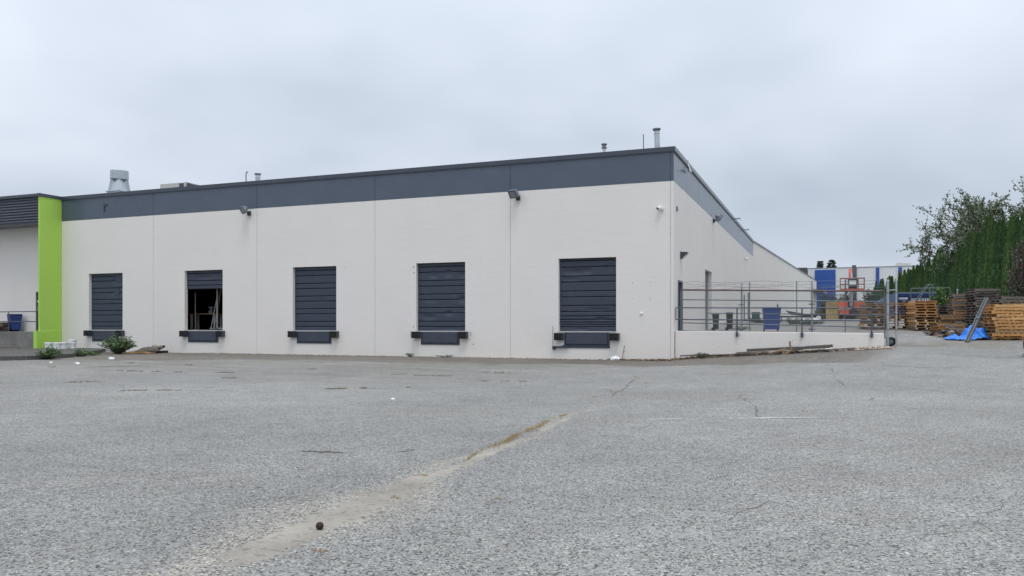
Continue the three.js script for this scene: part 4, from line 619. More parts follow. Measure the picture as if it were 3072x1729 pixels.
// ------------------------------------------------------------------ scraps, tarp, planks, litter
{
  const R = rng(55);
  { // blue tarp slumped over scraps
    const nx = 40, nz = 22, P = [], I = []; for (let i = 0; i <= nx; i++) for (let j = 0; j <= nz; j++) { const u = i / nx, v = j / nz, x = lerp(4.75, 6.45, u), z = lerp(-4.3, -5.4, v) + 0.25 * Math.sin(u * 5) + 0.4 * (fbm(u * 6, v * 2, 55, 3) - 0.5); const bell = (c, w, d, e) => Math.exp(-(((u - c) / w) ** 2) - (((v - d) / e) ** 2)), crag = 0.35 + 1.3 * fbm(u * 7, v * 5, 56, 4), hump = (0.5 * bell(0.68, 0.13, 0.6, 0.35) + 0.3 * bell(0.86, 0.1, 0.4, 0.4) + 0.26 * bell(0.5, 0.1, 0.75, 0.3) + 0.14 * bell(0.22, 0.14, 0.6, 0.4)) * crag, fold = 0.08 * (fbm(u * 14, v * 9 + u * 6, 58, 4) - 0.35) + 0.07 * (1 - Math.abs(Math.sin(u * 19 + v * 6 + 3 * fbm(u * 4, v * 4, 57, 2)))) * (0.25 + hump * 2); P.push(x + 0.35 * (fbm(v * 4, u * 3, 59, 3) - 0.5), groundY(x, z) + 0.02 + Math.max(0, hump + fold), z); }
    for (let i = 0; i < nx; i++) for (let j = 0; j < nz; j++) { const a = i * (nz + 1) + j, b = a + nz + 1; I.push(a, b, a + 1, a + 1, b, b + 1); } const g = new THREE.BufferGeometry(); g.setAttribute('position', new THREE.Float32BufferAttribute(P, 3)); g.setIndex(I); g.computeVertexNormals(); tag(part('tarp', g, M.tarp), 'crumpled bright blue tarp beside the leaning steel channels', 'tarp'); }
  const scrapGeo = [new THREE.BoxGeometry(0.7, 0.03, 0.11), new THREE.BoxGeometry(0.45, 0.05, 0.09), new THREE.BoxGeometry(0.9, 0.02, 0.14)];
  for (let k = 0; k < 60; k++) { const x = lerp(4.4, 6.9, R()), z = lerp(-8.6, -5.9, R()), h = 0.85 * Math.exp(-(((z + 6.8) / 0.9) ** 2)) * Math.exp(-(((x - 6.0) / 0.8) ** 2)) * R(); const o = shadowed(new THREE.Mesh(scrapGeo[k % 3], M[['old', 'grey', 'dark', 'dark'][k % 4]][k % 3])); o.name = numbered('timber_scrap'); o.position.set(x, groundY(x, z) + 0.05 + h, z); o.rotation.set((R() - 0.5) * 0.6, R() * 6, (R() - 0.5) * 0.6); scene.add(o); tag(o, 'broken timber scrap in the heap behind the blue tarp', 'timber', 'timber scraps behind the tarp'); }
  const wb = thing('white_carton', 'crushed white carton among the timber scraps', 'carton', [5.2, groundY(5.2, -6.6), -6.6], 0.4); part('box', rbox(-0.16, 0.16, 0, 0.26, -0.12, 0.12, 0.01), M.white, wb); part('flap', beam([-0.16, 0.26, 0.05], [-0.36, 0.3, 0.05], 0.2, 0.01), M.white, wb);
  const sp = thing('sheet_panel', 'grey sheet panel lying on the timber scraps', 'sheet', [5.6, groundY(5.6, -7.2) + 0.32, -7.2], 0.2); sp.rotation.z = -0.3; part('panel', rbox(-0.6, 0.6, 0, 0.02, -0.25, 0.25, 0.006), M.galvDull, sp); part('lip', bb(-0.6, 0.6, -0.06, 0.0, 0.24, 0.255), M.galvDull, sp);
  // planks thrown at the foot of the retaining wall
  const planks = [[-3.5, 0.3, 1.9, 0.03, 'dark'], [-2.7, 0.45, 1.2, -0.15, 'grey'], [-1.9, 0.3, 2.0, 0.06, 'grey'], [-1.3, 0.5, 1.1, 0.5, 'old'], [-0.9, 0.32, 1.9, 0.16, 'dark'], [-0.5, 0.55, 1.4, 0.05, 'grey'], [0.3, 0.35, 1.6, 0.02, 'grey'], [-1.7, 0.7, 0.9, 0.85, 'old'], [-0.2, 0.25, 1.0, -0.1, 'dark'], [-2.9, 0.62, 0.8, 0.0, 'dark'], [-5.0, 0.3, 1.1, 0.04, 'grey']];
  const words = ['dark plank', 'short grey brown plank', 'long grey plank', 'brown plank lying askew', 'raised dark plank', 'thick weathered plank', 'pale grey plank', 'brown offcut', 'dark stick', 'short dark plank', 'grey plank'];
  planks.forEach(([x, z, l, a, t], k) => { const g = new THREE.BoxGeometry(l, 0.05 + 0.05 * (k % 3 === 2 ? 1 : 0), 0.12, 6, 1, 1), o = shadowed(new THREE.Mesh(g, M[t][k % 3])); o.name = numbered('wood_plank'); o.position.set(x, groundY(x, z) + 0.07 + 0.07 * (k % 3), z); o.rotation.set((R() - 0.5) * 0.3, a, 0.07 + (k === 4 ? 0.1 : k === 3 ? 0.3 : 0) + 0.04 * (R() - 0.5)); scene.add(o); tag(o, words[k] + ' in the heap at the foot of the retaining wall', 'plank', 'planks at the wall foot'); });
  { const o = shadowed(new THREE.Mesh(new THREE.BoxGeometry(0.07, 0.4, 0.07), M.old[0])); o.name = numbered('wood_plank'); o.position.set(-1.25, groundY(-1.25, 0.3) + 0.28, 0.3); o.rotation.z = 0.12; scene.add(o); tag(o, 'short stake sticking up from the plank heap', 'stake'); }
  // bark, chips and rubble swept against the walls
  const chips = (name, label, n, place, cols, s) => { const g = [], bases = [new THREE.BoxGeometry(1, 0.25, 0.4), new THREE.TetrahedronGeometry(0.5), new THREE.BoxGeometry(1.8, 0.2, 0.2)].map((q) => { q = q.index ? q.toNonIndexed() : q; q.deleteAttribute('uv'); return q; }); for (let k = 0; k < n; k++) { const [x, z, lift] = place(R), q = bases[Math.floor(R() * 3)].clone(), c = cols[Math.floor(R() * cols.length)], w = s * (0.4 + R()); q.scale(w, w, w); q.rotateX((R() - 0.5) * 0.9); q.rotateY(R() * 6.3); q.translate(x, groundY(x, z) + 0.01 + w * 0.1 + (lift || 0), z); const col = new Float32Array(q.attributes.position.count * 3), v = 0.7 + 0.6 * R(); for (let i = 0; i < col.length; i += 3) col.set(c.map((e) => e * v), i); q.setAttribute('color', new THREE.BufferAttribute(col, 3)); g.push(q); } const o = shadowed(new THREE.Mesh(mergeGeometries(g), M.chip)); o.name = numbered(name); scene.add(o); tag(o, label, 'litter', null, 'stuff'); };
  const brown = [[0.16, 0.1, 0.06], [0.24, 0.15, 0.09], [0.09, 0.06, 0.045], [0.3, 0.22, 0.15]], pale = [[0.55, 0.46, 0.38], [0.42, 0.33, 0.25], [0.62, 0.58, 0.52]];
  chips('bark_litter', 'brown bark and splinters along the foot of the retaining wall', 900, (r) => { const x = lerp(-8.6, 2.3, r()), k = Math.exp(-(((x + 3.5) / 4) ** 2)); return [x, (x < -5.85 ? 0.06 : -0.14) + 0.75 * r() * r() * (0.35 + k), 0.05 * r() * k]; }, brown, 0.11);
  chips('bark_litter', 'tan bark shreds beside the upper ramp wall', 260, (r) => { const x = lerp(-0.2, 2.4, r()); return [x, -0.1 + 0.55 * r()]; }, [...pale.slice(0, 2), brown[3]], 0.13);
  chips('rubble_litter', 'pale chips and rubble at the warehouse foot', 420, (r) => { const x = lerp(-15.6, -11.6, r()); return [x, 0.04 + 0.4 * r() * r()]; }, pale, 0.06);
  chips('rubble_litter', 'dark crumbs and leaves along the warehouse foot', 500, (r) => { const x = lerp(-31, -6, r()); return [x, 0.04 + 0.35 * r() * r()]; }, [...brown, pale[1]], 0.045);
  chips('leaf_litter', 'brown dead leaves against the concrete platform', 260, (r) => { const x = lerp(-48, -42.6, r()); return [x, 1.45 + 0.5 * r() * r(), APRON_Y]; }, [[0.14, 0.06, 0.035], [0.2, 0.09, 0.05], [0.1, 0.05, 0.03]], 0.1);
  // crumpled paper and a bag
  const crumple = (name, label, cat, x, z, s, m) => { const g = new THREE.IcosahedronGeometry(s, 3), p = g.attributes.position; for (let i = 0; i < p.count; i++) { const v = new THREE.Vector3().fromBufferAttribute(p, i), n = 0.6 + 0.8 * fbm(v.x / s * 2.2 + x * 7, v.y / s * 2.2 + v.z / s * 1.7, 63, 4); p.setXYZ(i, v.x * n * 1.25, Math.max(v.y * n * 0.75, -s * 0.3), v.z * n); } g.translate(0, s * 0.3, 0); g.computeVertexNormals(); const o = part(name, g, m); o.position.set(x, groundY(x, z), z); tag(o, label, cat); };
  crumple('plastic_bag', 'crumpled white plastic bag at the warehouse foot near the corner', 'bag', -8.25, 0.5, 0.17, M.plasticBag);
  crumple('paper_scrap', 'white crumpled paper in front of the weeds', 'litter', -28.9, 7.6, 0.1, M.plasticBag);
  crumple('paper_scrap', 'flat white paper scrap on the asphalt left of the weeds', 'litter', -26.5, 11.3, 0.08, M.plasticBag);
  crumple('paper_scrap', 'small white scrap near the broken kerb', 'litter', -28.4, 10.9, 0.05, M.plasticBag);
  crumple('paper_scrap', 'tiny white litter on the asphalt below the third dock door', 'litter', -8.05, 19.4, 0.035, M.plasticBag);
  crumple('paper_scrap', 'white litter by the upper end of the plank heap', 'litter', 0.1, 0.05, 0.13, M.plasticBag);
  { const o = thing('wooden_stick', 'thin stick leaning on the wall above the white bag', 'stick', [-8.0, 0, 0.3]); part('shaft', bar([0, 0, 0], [0.06, 0.62, -0.2], 0.014, 6), M.dark[1], o); part('twig', bar([0.02, 0.3, -0.09], [0.12, 0.42, -0.05], 0.007, 5), M.dark[1], o); }
  { const g = new THREE.IcosahedronGeometry(0.029, 5), p = g.attributes.position; for (let i = 0; i < p.count; i++) { const v = new THREE.Vector3().fromBufferAttribute(p, i), n = 1 + 0.05 * (fbm(v.x * 90, v.y * 90 + v.z * 70, 64, 3) - 0.5); p.setXYZ(i, v.x * n, v.y * n, v.z * n); } g.translate(0, 0.029, 0); const b = part('rusty_ball', g, M.ballRust); b.position.set(-3.44, groundY(-3.44, 28.42), 28.42); tag(b, 'small dark rusty ball lying on the sandy asphalt', 'ball'); }
  // offcuts by the weeds
  [[-33.1, 2.2, 1.5, 0.5], [-32.8, 2.5, 1.2, 0.35], [-33.0, 2.0, 1.1, 0.65]].forEach(([x, z, l, a], k) => { const c = new THREE.CatmullRomCurve3([[-l / 2, 0.04, 0], [0, 0.16 - k * 0.05, 0.02], [l / 2, 0.03, 0]].map((v) => new THREE.Vector3(...v))), g = []; for (let i = 0; i < 8; i++) { const p = c.getPoint(i / 8), q = c.getPoint((i + 1) / 8); g.push(beam([p.x, p.y, p.z], [q.x, q.y, q.z], 0.1, 0.03)); } const o = part('curved_board', g, M[k ? 'fresh' : 'old'][k]); o.position.set(x, 0.01, z); o.rotation.y = a; tag(o, ['warped brown board', 'bowed orange board', 'thin bowed board'][k] + ' lying by the broken pallet', 'board', 'bowed boards by the broken pallet'); });
}
// paint buckets by the fin
{
  const cv = document.createElement('canvas'); cv.width = 512; cv.height = 256; const c = cv.getContext('2d'), R = rng(14); c.fillStyle = '#e6e7e6'; c.fillRect(0, 0, 512, 256);
  for (const ox of [4, 132, 260, 388]) { for (let k = 0; k < 26; k++) { c.fillStyle = ['#d9b23c', '#c99a2a', '#8a6a2c', '#e0c15a', '#b98326'][Math.floor(R() * 5)]; const x = ox + 12 + 70 * R(), y = 80 + 90 * R(); c.fillRect(x, y, 10 + 26 * R(), 8 + 14 * R()); } c.fillStyle = '#8f88b4'; for (let k = 0; k < 6; k++) c.fillRect(ox + 5, 78 + k * 17, 12, 9); }
  const tx = new THREE.CanvasTexture(cv); tx.colorSpace = THREE.SRGBColorSpace; const bm = new THREE.MeshStandardMaterial({ map: tx, roughness: 0.4, side: THREE.DoubleSide });
  [[-39.55, 2.25, 'leftmost of the row against the green fin', 0.2], [-38.85, 2.3, 'with yellow print next to the first one by the fin', 0.9], [-39.25, 1.55, 'set behind its neighbours by the fin', 1.7]].forEach(([x, z, w, t]) => { bucket(x, z, 0, 'white paint bucket ' + w, t); });
  bucket(-39.15, 1.1, 0, 'white paint bucket at the bottom of the double stack', 0.4); bucket(-39.15, 1.1, 0.14, 'white paint bucket nested on top of another', 2.6, true);
  function bucket(x, z, y, label, turn, nested) {
    const b = thing('paint_bucket', label, 'bucket', [x, APRON_Y + y, z], turn); part('body', lathe([[0, 0.002], [0.165, 0.002], [0.17, 0.02], [0.188, 0.34]], 28), bm, b, true); part('rim', [moved(lathe([[0.188, 0], [0.203, 0.006], [0.203, 0.03], [0.19, 0.036]], 28), 0, 0.29, 0), moved(lathe([[0.188, 0], [0.203, 0.006], [0.203, 0.03], [0.19, 0.036]], 28), 0, 0.335, 0)], M.white, b); part('lid', moved(lathe([[0, 0.012], [0.17, 0.012], [0.178, 0.03], [0.2, 0.03], [0.2, 0.0]], 28), 0, 0.37, 0), M.white, b);
    const h = new THREE.TorusGeometry(0.2, 0.005, 6, 24, Math.PI); h.rotateX(nested ? 0.2 : 2.6); h.translate(0, 0.32, 0); part('handle', h, M.galvDull, b);
  }
}

// ------------------------------------------------------------------ plants
const LEAFCOL = { weed: [[0.07, 0.13, 0.045], [0.1, 0.17, 0.065], [0.14, 0.21, 0.09]], cedar: [[0.06, 0.13, 0.04], [0.08, 0.16, 0.05], [0.12, 0.2, 0.06], [0.05, 0.105, 0.04]], tree: [[0.12, 0.17, 0.085], [0.16, 0.21, 0.12], [0.1, 0.14, 0.07]], maple: [[0.12, 0.24, 0.05], [0.08, 0.17, 0.04], [0.17, 0.3, 0.06]], dead: [[0.27, 0.22, 0.2], [0.33, 0.28, 0.26], [0.2, 0.16, 0.15]], shrub: [[0.035, 0.065, 0.03], [0.05, 0.085, 0.04]], fir: [[0.05, 0.07, 0.05], [0.07, 0.09, 0.065]], dry: [[0.42, 0.27, 0.1], [0.34, 0.2, 0.08], [0.5, 0.36, 0.16], [0.27, 0.24, 0.09]] };
class Leaves { constructor() { this.p = []; this.c = []; }
  // a pointed leaf: two triangles folded along the midrib
  leaf(x, y, z, d, n, l, w, col) { const s = new THREE.Vector3().crossVectors(d, n).normalize(), m = [x + d.x * l * 0.45, y + d.y * l * 0.45, z + d.z * l * 0.45], t = [x + d.x * l, y + d.y * l, z + d.z * l], a = [m[0] + s.x * w + n.x * w * 0.3, m[1] + s.y * w + n.y * w * 0.3, m[2] + s.z * w + n.z * w * 0.3], b = [m[0] - s.x * w + n.x * w * 0.3, m[1] - s.y * w + n.y * w * 0.3, m[2] - s.z * w + n.z * w * 0.3]; this.p.push(x, y, z, ...a, ...t, x, y, z, ...t, ...b); for (let k = 0; k < 6; k++) this.c.push(...col); }
  geo() { const g = new THREE.BufferGeometry(); g.setAttribute('position', new THREE.Float32BufferAttribute(this.p, 3)); g.setAttribute('color', new THREE.Float32BufferAttribute(this.c, 3)); g.computeVertexNormals(); return g; } }
const pickCol = (R, set, v = 0.35) => { const c = set[Math.floor(R() * set.length)], k = 1 - v / 2 + v * R(); return [c[0] * k, c[1] * k, c[2] * k]; };
const rdir = (R) => { const u = R() * 2 - 1, a = R() * 6.283, s = Math.sqrt(1 - u * u); return new THREE.Vector3(s * Math.cos(a), u, s * Math.sin(a)); };
function addMesh(name, g, m, parent) { const o = shadowed(new THREE.Mesh(g, m)); o.name = name; parent.add(o); return o; }
function bush(name, label, cat, pos, w, h, nStem, perStem, size, set, seed, group, lean = 0.5) {
  const R = rng(seed), b = thing(name, label, cat, pos, 0, group), L = new Leaves(), st = [];
  for (let k = 0; k < nStem; k++) {
    const a = R() * 6.283, sp = Math.sqrt(R()), ex = Math.cos(a) * w / 2 * sp, ez = Math.sin(a) * w / 2 * sp, hh = h * (1 - 0.55 * sp * sp) * (0.65 + 0.4 * R()), pts = [[ex * 0.15, 0, ez * 0.15], [ex * 0.5, hh * 0.55, ez * 0.5], [ex, hh, ez]].map((v) => new THREE.Vector3(...v)), c = new THREE.QuadraticBezierCurve3(...pts);
    st.push(new THREE.TubeGeometry(c, 4, 0.005 + 0.004 * h, 4));
    for (let q = 0; q < perStem; q++) { const t = 0.12 + 0.88 * Math.pow((q + R()) / perStem, 0.8), p = c.getPoint(Math.min(1, t)), d = rdir(R); d.y = Math.abs(d.y) * 0.4 + 0.1 - lean * 0.3; d.normalize(); const n = rdir(R); n.y = Math.abs(n.y) + 0.6; n.normalize(); L.leaf(p.x + d.x * 0.02, p.y, p.z + d.z * 0.02, d, n, size * (0.6 + 0.7 * R()), size * 0.2, pickCol(R, set)); }
  }
  addMesh('foliage', L.geo(), M.leaf, b); part('stems', st, M.bark, b); return b;
}
bush('weed_bush', 'big leafy weed bush growing at the kerb below the first dock door', 'shrub', [-34.2, 0.0, 2.5], 2.0, 1.1, 60, 30, 0.16, LEAFCOL.weed, 101);
bush('weed_bush', 'leafy weed bush in front of the paint buckets', 'shrub', [-31.5, 0, 8.55], 1.25, 0.6, 48, 24, 0.12, LEAFCOL.weed, 102);
bush('weed_bush', 'low green weeds on the kerb right of the bucket bush', 'weeds', [-33.0, 0, 5.6], 1.0, 0.32, 36, 16, 0.12, LEAFCOL.weed, 103);
bush('weed_bush', 'flat weeds trailing along the kerb towards the big bush', 'weeds', [-33.5, 0, 4.6], 0.8, 0.2, 18, 12, 0.09, LEAFCOL.weed, 104);
bush('weed_bush', 'spindly weed beside the broken pallet', 'weeds', [-34.0, 0, 0.35], 0.7, 0.45, 9, 12, 0.1, LEAFCOL.weed, 105);
bush('weed_bush', 'small tuft of weeds under the fourth dock door', 'weeds', [-18.2, 0, 0.25], 0.5, 0.22, 12, 10, 0.08, LEAFCOL.weed, 106);
bush('weed_bush', 'thin weeds at the wall foot right of the fourth dock door', 'weeds', [-16.4, 0, 0.2], 1.3, 0.14, 18, 8, 0.06, LEAFCOL.weed, 107);
bush('weed_bush', 'dark scrubby weed at the foot of the retaining wall', 'weeds', [-4.6, groundY(-4.6, 0.55), 0.75], 0.75, 0.26, 26, 12, 0.07, LEAFCOL.shrub, 108);
bush('weed_bush', 'low weeds by the black bins', 'weeds', [-4.2, groundY(-4.2, -10), -10], 1.4, 0.25, 26, 12, 0.1, LEAFCOL.weed, 109);
bush('weed_bush', 'scrubby weeds around the green cabinet', 'weeds', [-3.7, groundY(-3.7, -18.5), -18.5], 2.4, 0.4, 50, 14, 0.12, LEAFCOL.shrub, 110);
bush('weed_bush', 'bright weeds among the pale sacks', 'weeds', [-1.9, groundY(-1.9, -16.8), -16.8], 0.7, 0.5, 18, 12, 0.1, LEAFCOL.weed, 111);
bush('weed_bush', 'dark weeds below the small trailer', 'weeds', [-1.0, groundY(-1, -16.6), -16.6], 2.2, 0.25, 40, 12, 0.1, LEAFCOL.shrub, 112);
{ // dry grass standing in the joint of the asphalt
  const R = rng(120), L = new Leaves();
  const blade = (x, z, h) => { const a = R() * 6.283, d = new THREE.Vector3(Math.cos(a) * 0.55, 0.75 + 0.5 * R(), Math.sin(a) * 0.55).normalize(), n = new THREE.Vector3(-Math.sin(a), 0.1, Math.cos(a)); L.leaf(x, groundY(x, z), z, d, n, h, 0.0022, pickCol(R, LEAFCOL.dry, 0.5)); };
  for (let k = 0; k < 1700; k++) { const z = lerp(20.6, 25.4, R()), dens = 2.2 * (fbm(z * 2.6, 2, 121, 3) - 0.22); if (R() > dens) continue; const e = sstep(20.4, 21.6, z) * sstep(25.5, 24.4, z), x = sandLine(z) + 0.03 * Math.sin(z * 4) + (R() - 0.5) * 0.06 * (0.4 + e); blade(x, z, (0.018 + 0.035 * R()) * (0.5 + e)); }
  for (let k = 0; k < 500; k++) { const z = lerp(10.5, 18.5, R()), q = Math.floor(z * 2.3); if (hash2(q, 3, 9) < 0.5) continue; const zz = (q + 0.2 + 0.35 * R()) / 2.3, x = sandLine(zz) + 0.5 * (hash2(q, 5, 9) - 0.5) + 0.12 * (R() - 0.5); blade(x, zz, 0.03 + 0.04 * R()); }
  const low = [[0.2, 0.18, 0.1], [0.15, 0.14, 0.08], [0.26, 0.21, 0.11], [0.17, 0.19, 0.08]];
  WEEDY.forEach((c, ci) => { const cv = new THREE.CatmullRomCurve3(c.map(([x, z]) => new THREE.Vector3(x, 0, z))), n = Math.round(cv.getLength() * 150); for (let k = 0; k < n; k++) { const t = R(), p = cv.getPoint(t), m = vnoise(t * cv.getLength() * 1.1, ci * 3 + 0.5, 97); if (m < 0.6 || vnoise(t * cv.getLength() * 5.3, ci, 98) < 0.45) continue; const a = R() * 6.283, d = new THREE.Vector3(Math.cos(a), 0.5 + 0.6 * R(), Math.sin(a)).normalize(); L.leaf(p.x + 0.09 * (R() - 0.5), groundY(p.x, p.z), p.z + 0.09 * (R() - 0.5), d, new THREE.Vector3(-Math.sin(a), 0.1, Math.cos(a)), (0.024 + 0.036 * R()) * (0.5 + m), 0.005, pickCol(R, low, 0.5)); } });
  for (let k = 0; k < 220; k++) { const i = Math.floor(R() * 6), [x, z] = [[-3.7, 26.3], [-3.45, 27.3], [-3.1, 28.9], [-2.6, 27.0], [-4.3, 12.9], [-5.1, 13.4]][i]; blade(x + 0.09 * (R() - 0.5), z + 0.05 * (R() - 0.5), 0.012 + 0.02 * R()); }
  const o = addMesh('dry_grass', L.geo(), M.leaf, scene); tag(o, 'dry yellow grass growing in the joint of the asphalt', 'grass', null, 'stuff');
}
// columnar cedars of the hedge
function cedar(seed, H = 6.3, r = 0.52) {
  const R = rng(seed), L = new Leaves(), ph = R() * 6, nf = 5;
  const prof = (t) => Math.pow(Math.max(0, 1 - Math.pow(t, 1.9)), 0.8) * (0.8 + 0.2 * sstep(0, 0.2, t)) + 0.015;
  const surf = (t, a) => r * prof(t) * (0.84 + 0.2 * Math.cos(nf * a + ph + 0.8 * Math.sin(t * 5 + ph)) + 0.34 * (fbm(a * 1.3 + seed, t * 9, 140, 3) - 0.5));
  const na = 26, nt = 40, P = [], I = [], C = [];
  for (let j = 0; j <= nt; j++) for (let i = 0; i <= na; i++) { const t = j / nt, a = i / na * 6.2832, q = surf(t, a) * 0.93, c = pickCol(R, LEAFCOL.cedar, 0.5); P.push(Math.cos(a) * q, 0.1 + t * (H - 0.15), Math.sin(a) * q); C.push(...c); }
  for (let j = 0; j < nt; j++) for (let i = 0; i < na; i++) { const k = j * (na + 1) + i; I.push(k, k + na + 1, k + 1, k + 1, k + na + 1, k + na + 2); }
  const body = new THREE.BufferGeometry(); body.setAttribute('position', new THREE.Float32BufferAttribute(P, 3)); body.setAttribute('color', new THREE.Float32BufferAttribute(C, 3)); body.setIndex(I); body.computeVertexNormals();
  for (let k = 0; k < 3600; k++) {
    const t = R(), a = R() * 6.283, q = surf(t, a) * (0.9 + 0.16 * R()), x = Math.cos(a) * q, z = Math.sin(a) * q, y = 0.1 + t * (H - 0.15);
    const d = new THREE.Vector3(Math.cos(a) * 0.4 + (R() - 0.5) * 0.5, 0.9 + 0.3 * R(), Math.sin(a) * 0.4 + (R() - 0.5) * 0.5).normalize(), n = new THREE.Vector3(Math.cos(a) + (R() - 0.5), 0.4 * (R() - 0.2), Math.sin(a) + (R() - 0.5)).normalize();
    L.leaf(x, y, z, d, n, 0.1 + 0.12 * R(), 0.018 + 0.022 * R(), pickCol(R, LEAFCOL.cedar, 0.5));
  }
  return mergeGeometries([L.geo(), body.toNonIndexed()]);
}
{
  const kinds = [1, 2, 3, 4, 5].map((s) => cedar(200 + s)), trunk = bar([0, 0, 0], [0, 1.5, 0], 0.07, 7, 0.05), tones = [[1, 1, 1], [0.7, 0.78, 0.72], [1.25, 1.15, 0.9], [0.85, 0.95, 0.85]].map((c, i) => mat('cedarTone' + i, c, 0.75, { vertexColors: true }));
  const path = [[-4, 10.9, 7.4], [-10.6, 10.5, 7.3], [-16.9, 10.1, 7.7], [-21.1, 9.9, 8.05], [-26.5, 9.8, 8.4], [-31.8, 9.7, 7.9], [-37, 9.4, 7.5], [-41.2, 9.15, 7.85], [-46.5, 8.95, 7.4], [-56, 8.2, 7.3], [-62, 7.6, 6.95], [-68, 6.7, 7.05], [-73, 5.6, 6.5]], R = rng(31);
  let i = 0; for (let z = -4.5, n = 0; z > -73; n++) {
    while (i < path.length - 2 && z < path[i + 1][0]) i++; const a = path[i], b = path[i + 1], t = (z - a[0]) / (b[0] - a[0]), x = lerp(a[1], b[1], t) + (R() - 0.5) * 0.25, top = lerp(a[2], b[2], t), y = groundY(x, z), h = (top - y) * (0.9 + 0.14 * R()), wd = 0.85 + 0.3 * R();
    const tr = thing('cedar_tree', 'dark green columnar cedar in the tall hedge row', 'tree', [x, y, z], R() * 6.28, 'cedars of the hedge row'); addMesh('crown', kinds[n % 5], tones[Math.floor(R() * 4)], tr).scale.set(wd, h / 6.3, wd); addMesh('trunk', trunk, M.bark, tr); z -= z > -30 ? 0.86 : z > -52 ? 0.98 : 1.25;
  }
}
// open-crowned deciduous trees behind the hedge
function leafyTree(label, pos, H, spread, seed, set, lean, leafN, lSize, group) {
  const R = rng(seed), t = thing('deciduous_tree', label, 'tree', pos, 0, group), L = new Leaves(), br = [], tips = [];
  function grow(p, d, len, r, depth) {
    const q = p.clone().addScaledVector(d, len), mid = p.clone().add(q).multiplyScalar(0.5).add(rdir(R).multiplyScalar(len * 0.07)); br.push(new THREE.TubeGeometry(new THREE.QuadraticBezierCurve3(p, mid, q), 4, r, depth < 2 ? 7 : 4)); if (depth >= 2) tips.push([p, q, len]);
    if (depth >= 5 || len < 0.35) return; const n = depth < 1 ? 5 : 2 + (R() < 0.55 ? 1 : 0);
    for (let k = 0; k < n; k++) { const s = rdir(R); s.x *= spread; s.z *= spread; const nd = d.clone().multiplyScalar(0.75).addScaledVector(s, 0.75).add(new THREE.Vector3(lean[0] * 0.16, 0.28, lean[1] * 0.1)).normalize(); grow(p.clone().lerp(q, 0.55 + 0.45 * R()), nd, len * (0.68 + 0.2 * R()), r * 0.62, depth + 1); }
  }
  grow(new THREE.Vector3(), new THREE.Vector3(lean[0] * 0.2, 1, lean[1] * 0.2).normalize(), H * 0.34, H * 0.018, 0);
  for (let k = 0; k < leafN; k++) { const [p, q] = tips[Math.floor(R() * tips.length)], c = p.clone().lerp(q, 0.15 + 0.95 * R()).add(rdir(R).multiplyScalar(0.04 + 0.2 * R())), d = rdir(R); d.y -= 0.25; d.normalize(); const n = rdir(R); n.y = Math.abs(n.y) + 0.3; n.normalize(); L.leaf(c.x, c.y, c.z, d, n, lSize * (0.7 + 0.6 * R()), lSize * 0.3, pickCol(R, set, 0.4)); }
  addMesh('crown', L.geo(), M.leaf, t); part('trunk', br, M.bark, t); return t;
}
leafyTree('airy grey green tree rising behind the middle of the hedge', [11.3, 1.9, -48.5], 11, 1.2, 301, LEAFCOL.tree, [-0.35, 0], 4600, 0.22);
leafyTree('taller airy tree rising behind the near end of the hedge', [13.2, 1.9, -34], 10.2, 1.0, 302, LEAFCOL.tree, [-0.1, 0], 6500, 0.2);
leafyTree('airy tree behind the hedge close to the taller one', [16.2, 1.9, -31], 9.8, 1.0, 303, LEAFCOL.tree, [0, 0], 5000, 0.2);
bush('maple_sapling', 'bright green maple sapling in front of the cedar hedge', 'tree', [6.2, groundY(6.2, -18.6), -18.6], 1.05, 2.3, 40, 46, 0.17, LEAFCOL.maple, 311);
bush('dead_shrub', 'grey brown dead shrub against the hedge', 'shrub', [9.3, groundY(9.3, -13), -13], 1.7, 5.0, 80, 60, 0.12, LEAFCOL.dead, 312);
bush('dark_shrub', 'dark shrub in front of the hedge above the orange pallets', 'shrub', [8.7, groundY(8.7, -11.5), -11.6], 2.6, 2.5, 70, 46, 0.14, LEAFCOL.shrub, 313);
bush('dark_shrub', 'dark undergrowth between hedge and grey pallets', 'shrub', [7.9, groundY(7.9, -19), -19.5], 2.4, 2.0, 50, 40, 0.14, LEAFCOL.shrub, 314);
bush('dark_shrub', 'dark bush behind the boom lift', 'shrub', [2.4, 1.9, -60], 3.0, 3.6, 60, 40, 0.3, LEAFCOL.shrub, 315);
bush('dark_shrub', 'dark bush below the blue panel of the far building', 'shrub', [0.5, 1.9, -62], 3.4, 3.4, 60, 40, 0.3, LEAFCOL.shrub, 316);
bush('dark_shrub', 'bushy growth at the far end of the hedge', 'shrub', [4.6, 1.9, -58], 3.2, 3.6, 60, 40, 0.3, LEAFCOL.shrub, 317);
[[-0.6, -70], [1.4, -71], [3.2, -69.5], [5, -71]].forEach(([x, z], k) => bush('dry_bush', 'dry yellowish bush at the back of the yard', 'shrub', [x, 1.9, z], 2.6, 1.7, 40, 30, 0.25, [[0.22, 0.2, 0.1], [0.16, 0.16, 0.08], [0.28, 0.24, 0.14]], 330 + k, 'dry bushes at the back of the yard'));

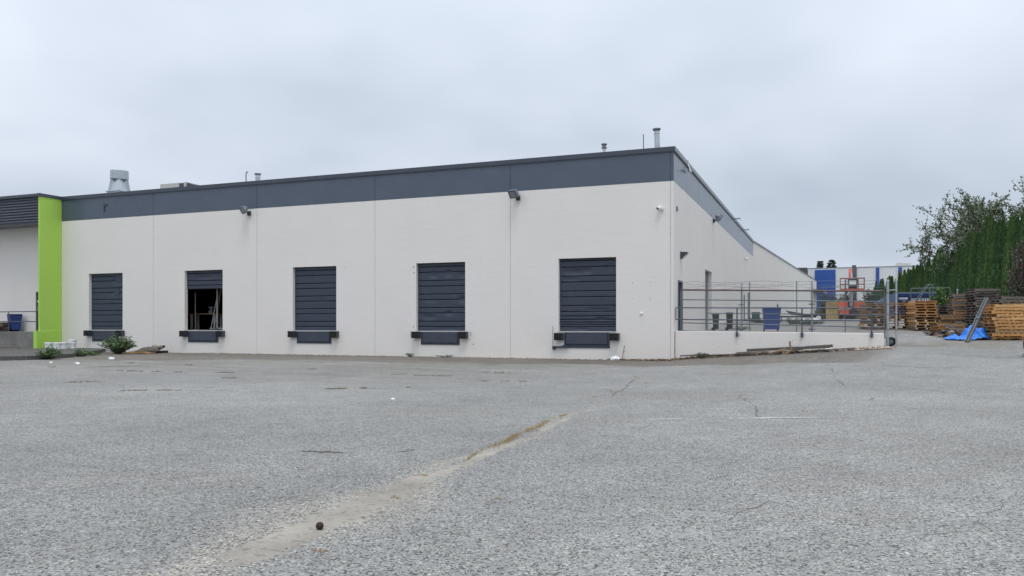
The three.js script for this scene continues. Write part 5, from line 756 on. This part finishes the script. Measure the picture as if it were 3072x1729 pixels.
// ------------------------------------------------------------------ far building and conifers
{
  const f = worldThing('far_building', 'distant white warehouse with blue panels and strips', 'building', [10, 0, -137]);
  part('wall', bb(-45, 60, 0, 12.85, -150, -137), M.farWhite, f); part('parapet_cap', bb(-45, 60, 12.85, 12.95, -137.3, -136.93), M.galvDull, f);
  part('blue_panel', bb(-1.81, 2.05, 0, 12.55, -136.99, -136.85), M.farBlue, f); part('dark_pilaster', bb(5.28, 5.9, 0, 12.8, -136.99, -136.7), M.farDark, f); part('blue_strip', bb(9.36, 9.95, 0, 12.7, -136.99, -136.8), M.farBlue, f); part('dark_strip', bb(13.3, 13.95, 0, 11.9, -136.99, -136.8), M.farDark, f); part('blue_cap', bb(13.3, 13.95, 11.9, 12.7, -136.99, -136.8), M.farBlue, f);
  const e = part('entrance_block', plate([[-8, 6], [-3.06, 6], [-3.06, 12.4], [-8, 12.4]], 8, -134.9), M.farDark, f); sub('window', bb(-5.2, -3.9, 10.2, 11.4, -126.9, -126.8), M.glass, e); sub('window_frame', [bb(-4.1, -3.9, 10.2, 11.4, -126.8, -126.75)], M.white, e);
  part('rooftop_unit', [bb(13.0, 15.6, 12.95, 13.5, -140, -138), bb(13.2, 14.2, 13.5, 13.62, -139.6, -138.2)], M.beigeMetal, f);
  function fir(label, x, z, base, top, w, seed, group) { const R = rng(seed), t = thing('conifer_tree', label, 'tree', [x, base, z], 0, group), L = new Leaves(), H = top - base; for (let y = H * 0.55; y < H; y += 0.3) { const rr = w * 1.5 * (1 - y / H) * (0.35 + 0.75 * R()); const n = 9; for (let k = 0; k < n; k++) { const a = R() * 6.283, len = rr * (0.5 + 0.7 * R()); for (let q = 0; q < 7; q++) { const u = (q + 0.5) / 7, d = new THREE.Vector3(Math.cos(a) + (R() - 0.5) * 0.9, -0.25 + 0.3 * R(), Math.sin(a) + (R() - 0.5) * 0.9).normalize(); L.leaf(Math.cos(a) * len * u, y - 0.22 * len * u + 0.08 * len * u * u, Math.sin(a) * len * u, d, rdir(R), 0.5 + 0.4 * R(), 0.16, pickCol(R, LEAFCOL.fir)); } } } addMesh('crown', L.geo(), M.leaf, t); part('trunk', bar([0, 0, 0], [0, H, 0], 0.3, 7, 0.04), M.bark, t); }
  fir('smaller dark conifer above the far building', -0.9, -171, 0, 16.9, 5.5, 401); fir('larger dark conifer above the far building', 1.6, -171.5, 0, 17.3, 7.2, 402); fir('small distant conifer above the side wing', -8.2, -160, 0, 14.6, 4.5, 403);
  leafyTree('distant tree showing over the rear wing coping', [-12, 0, -150], 14.5, 0.9, 404, LEAFCOL.shrub, [0, 0], 3500, 0.6);
  leafyTree('distant tree showing over the roof left of the fin', [-66, 0, -48], 16, 1.0, 405, LEAFCOL.tree, [0, 0], 3500, 0.4);
}
renderer.render(scene, camera);
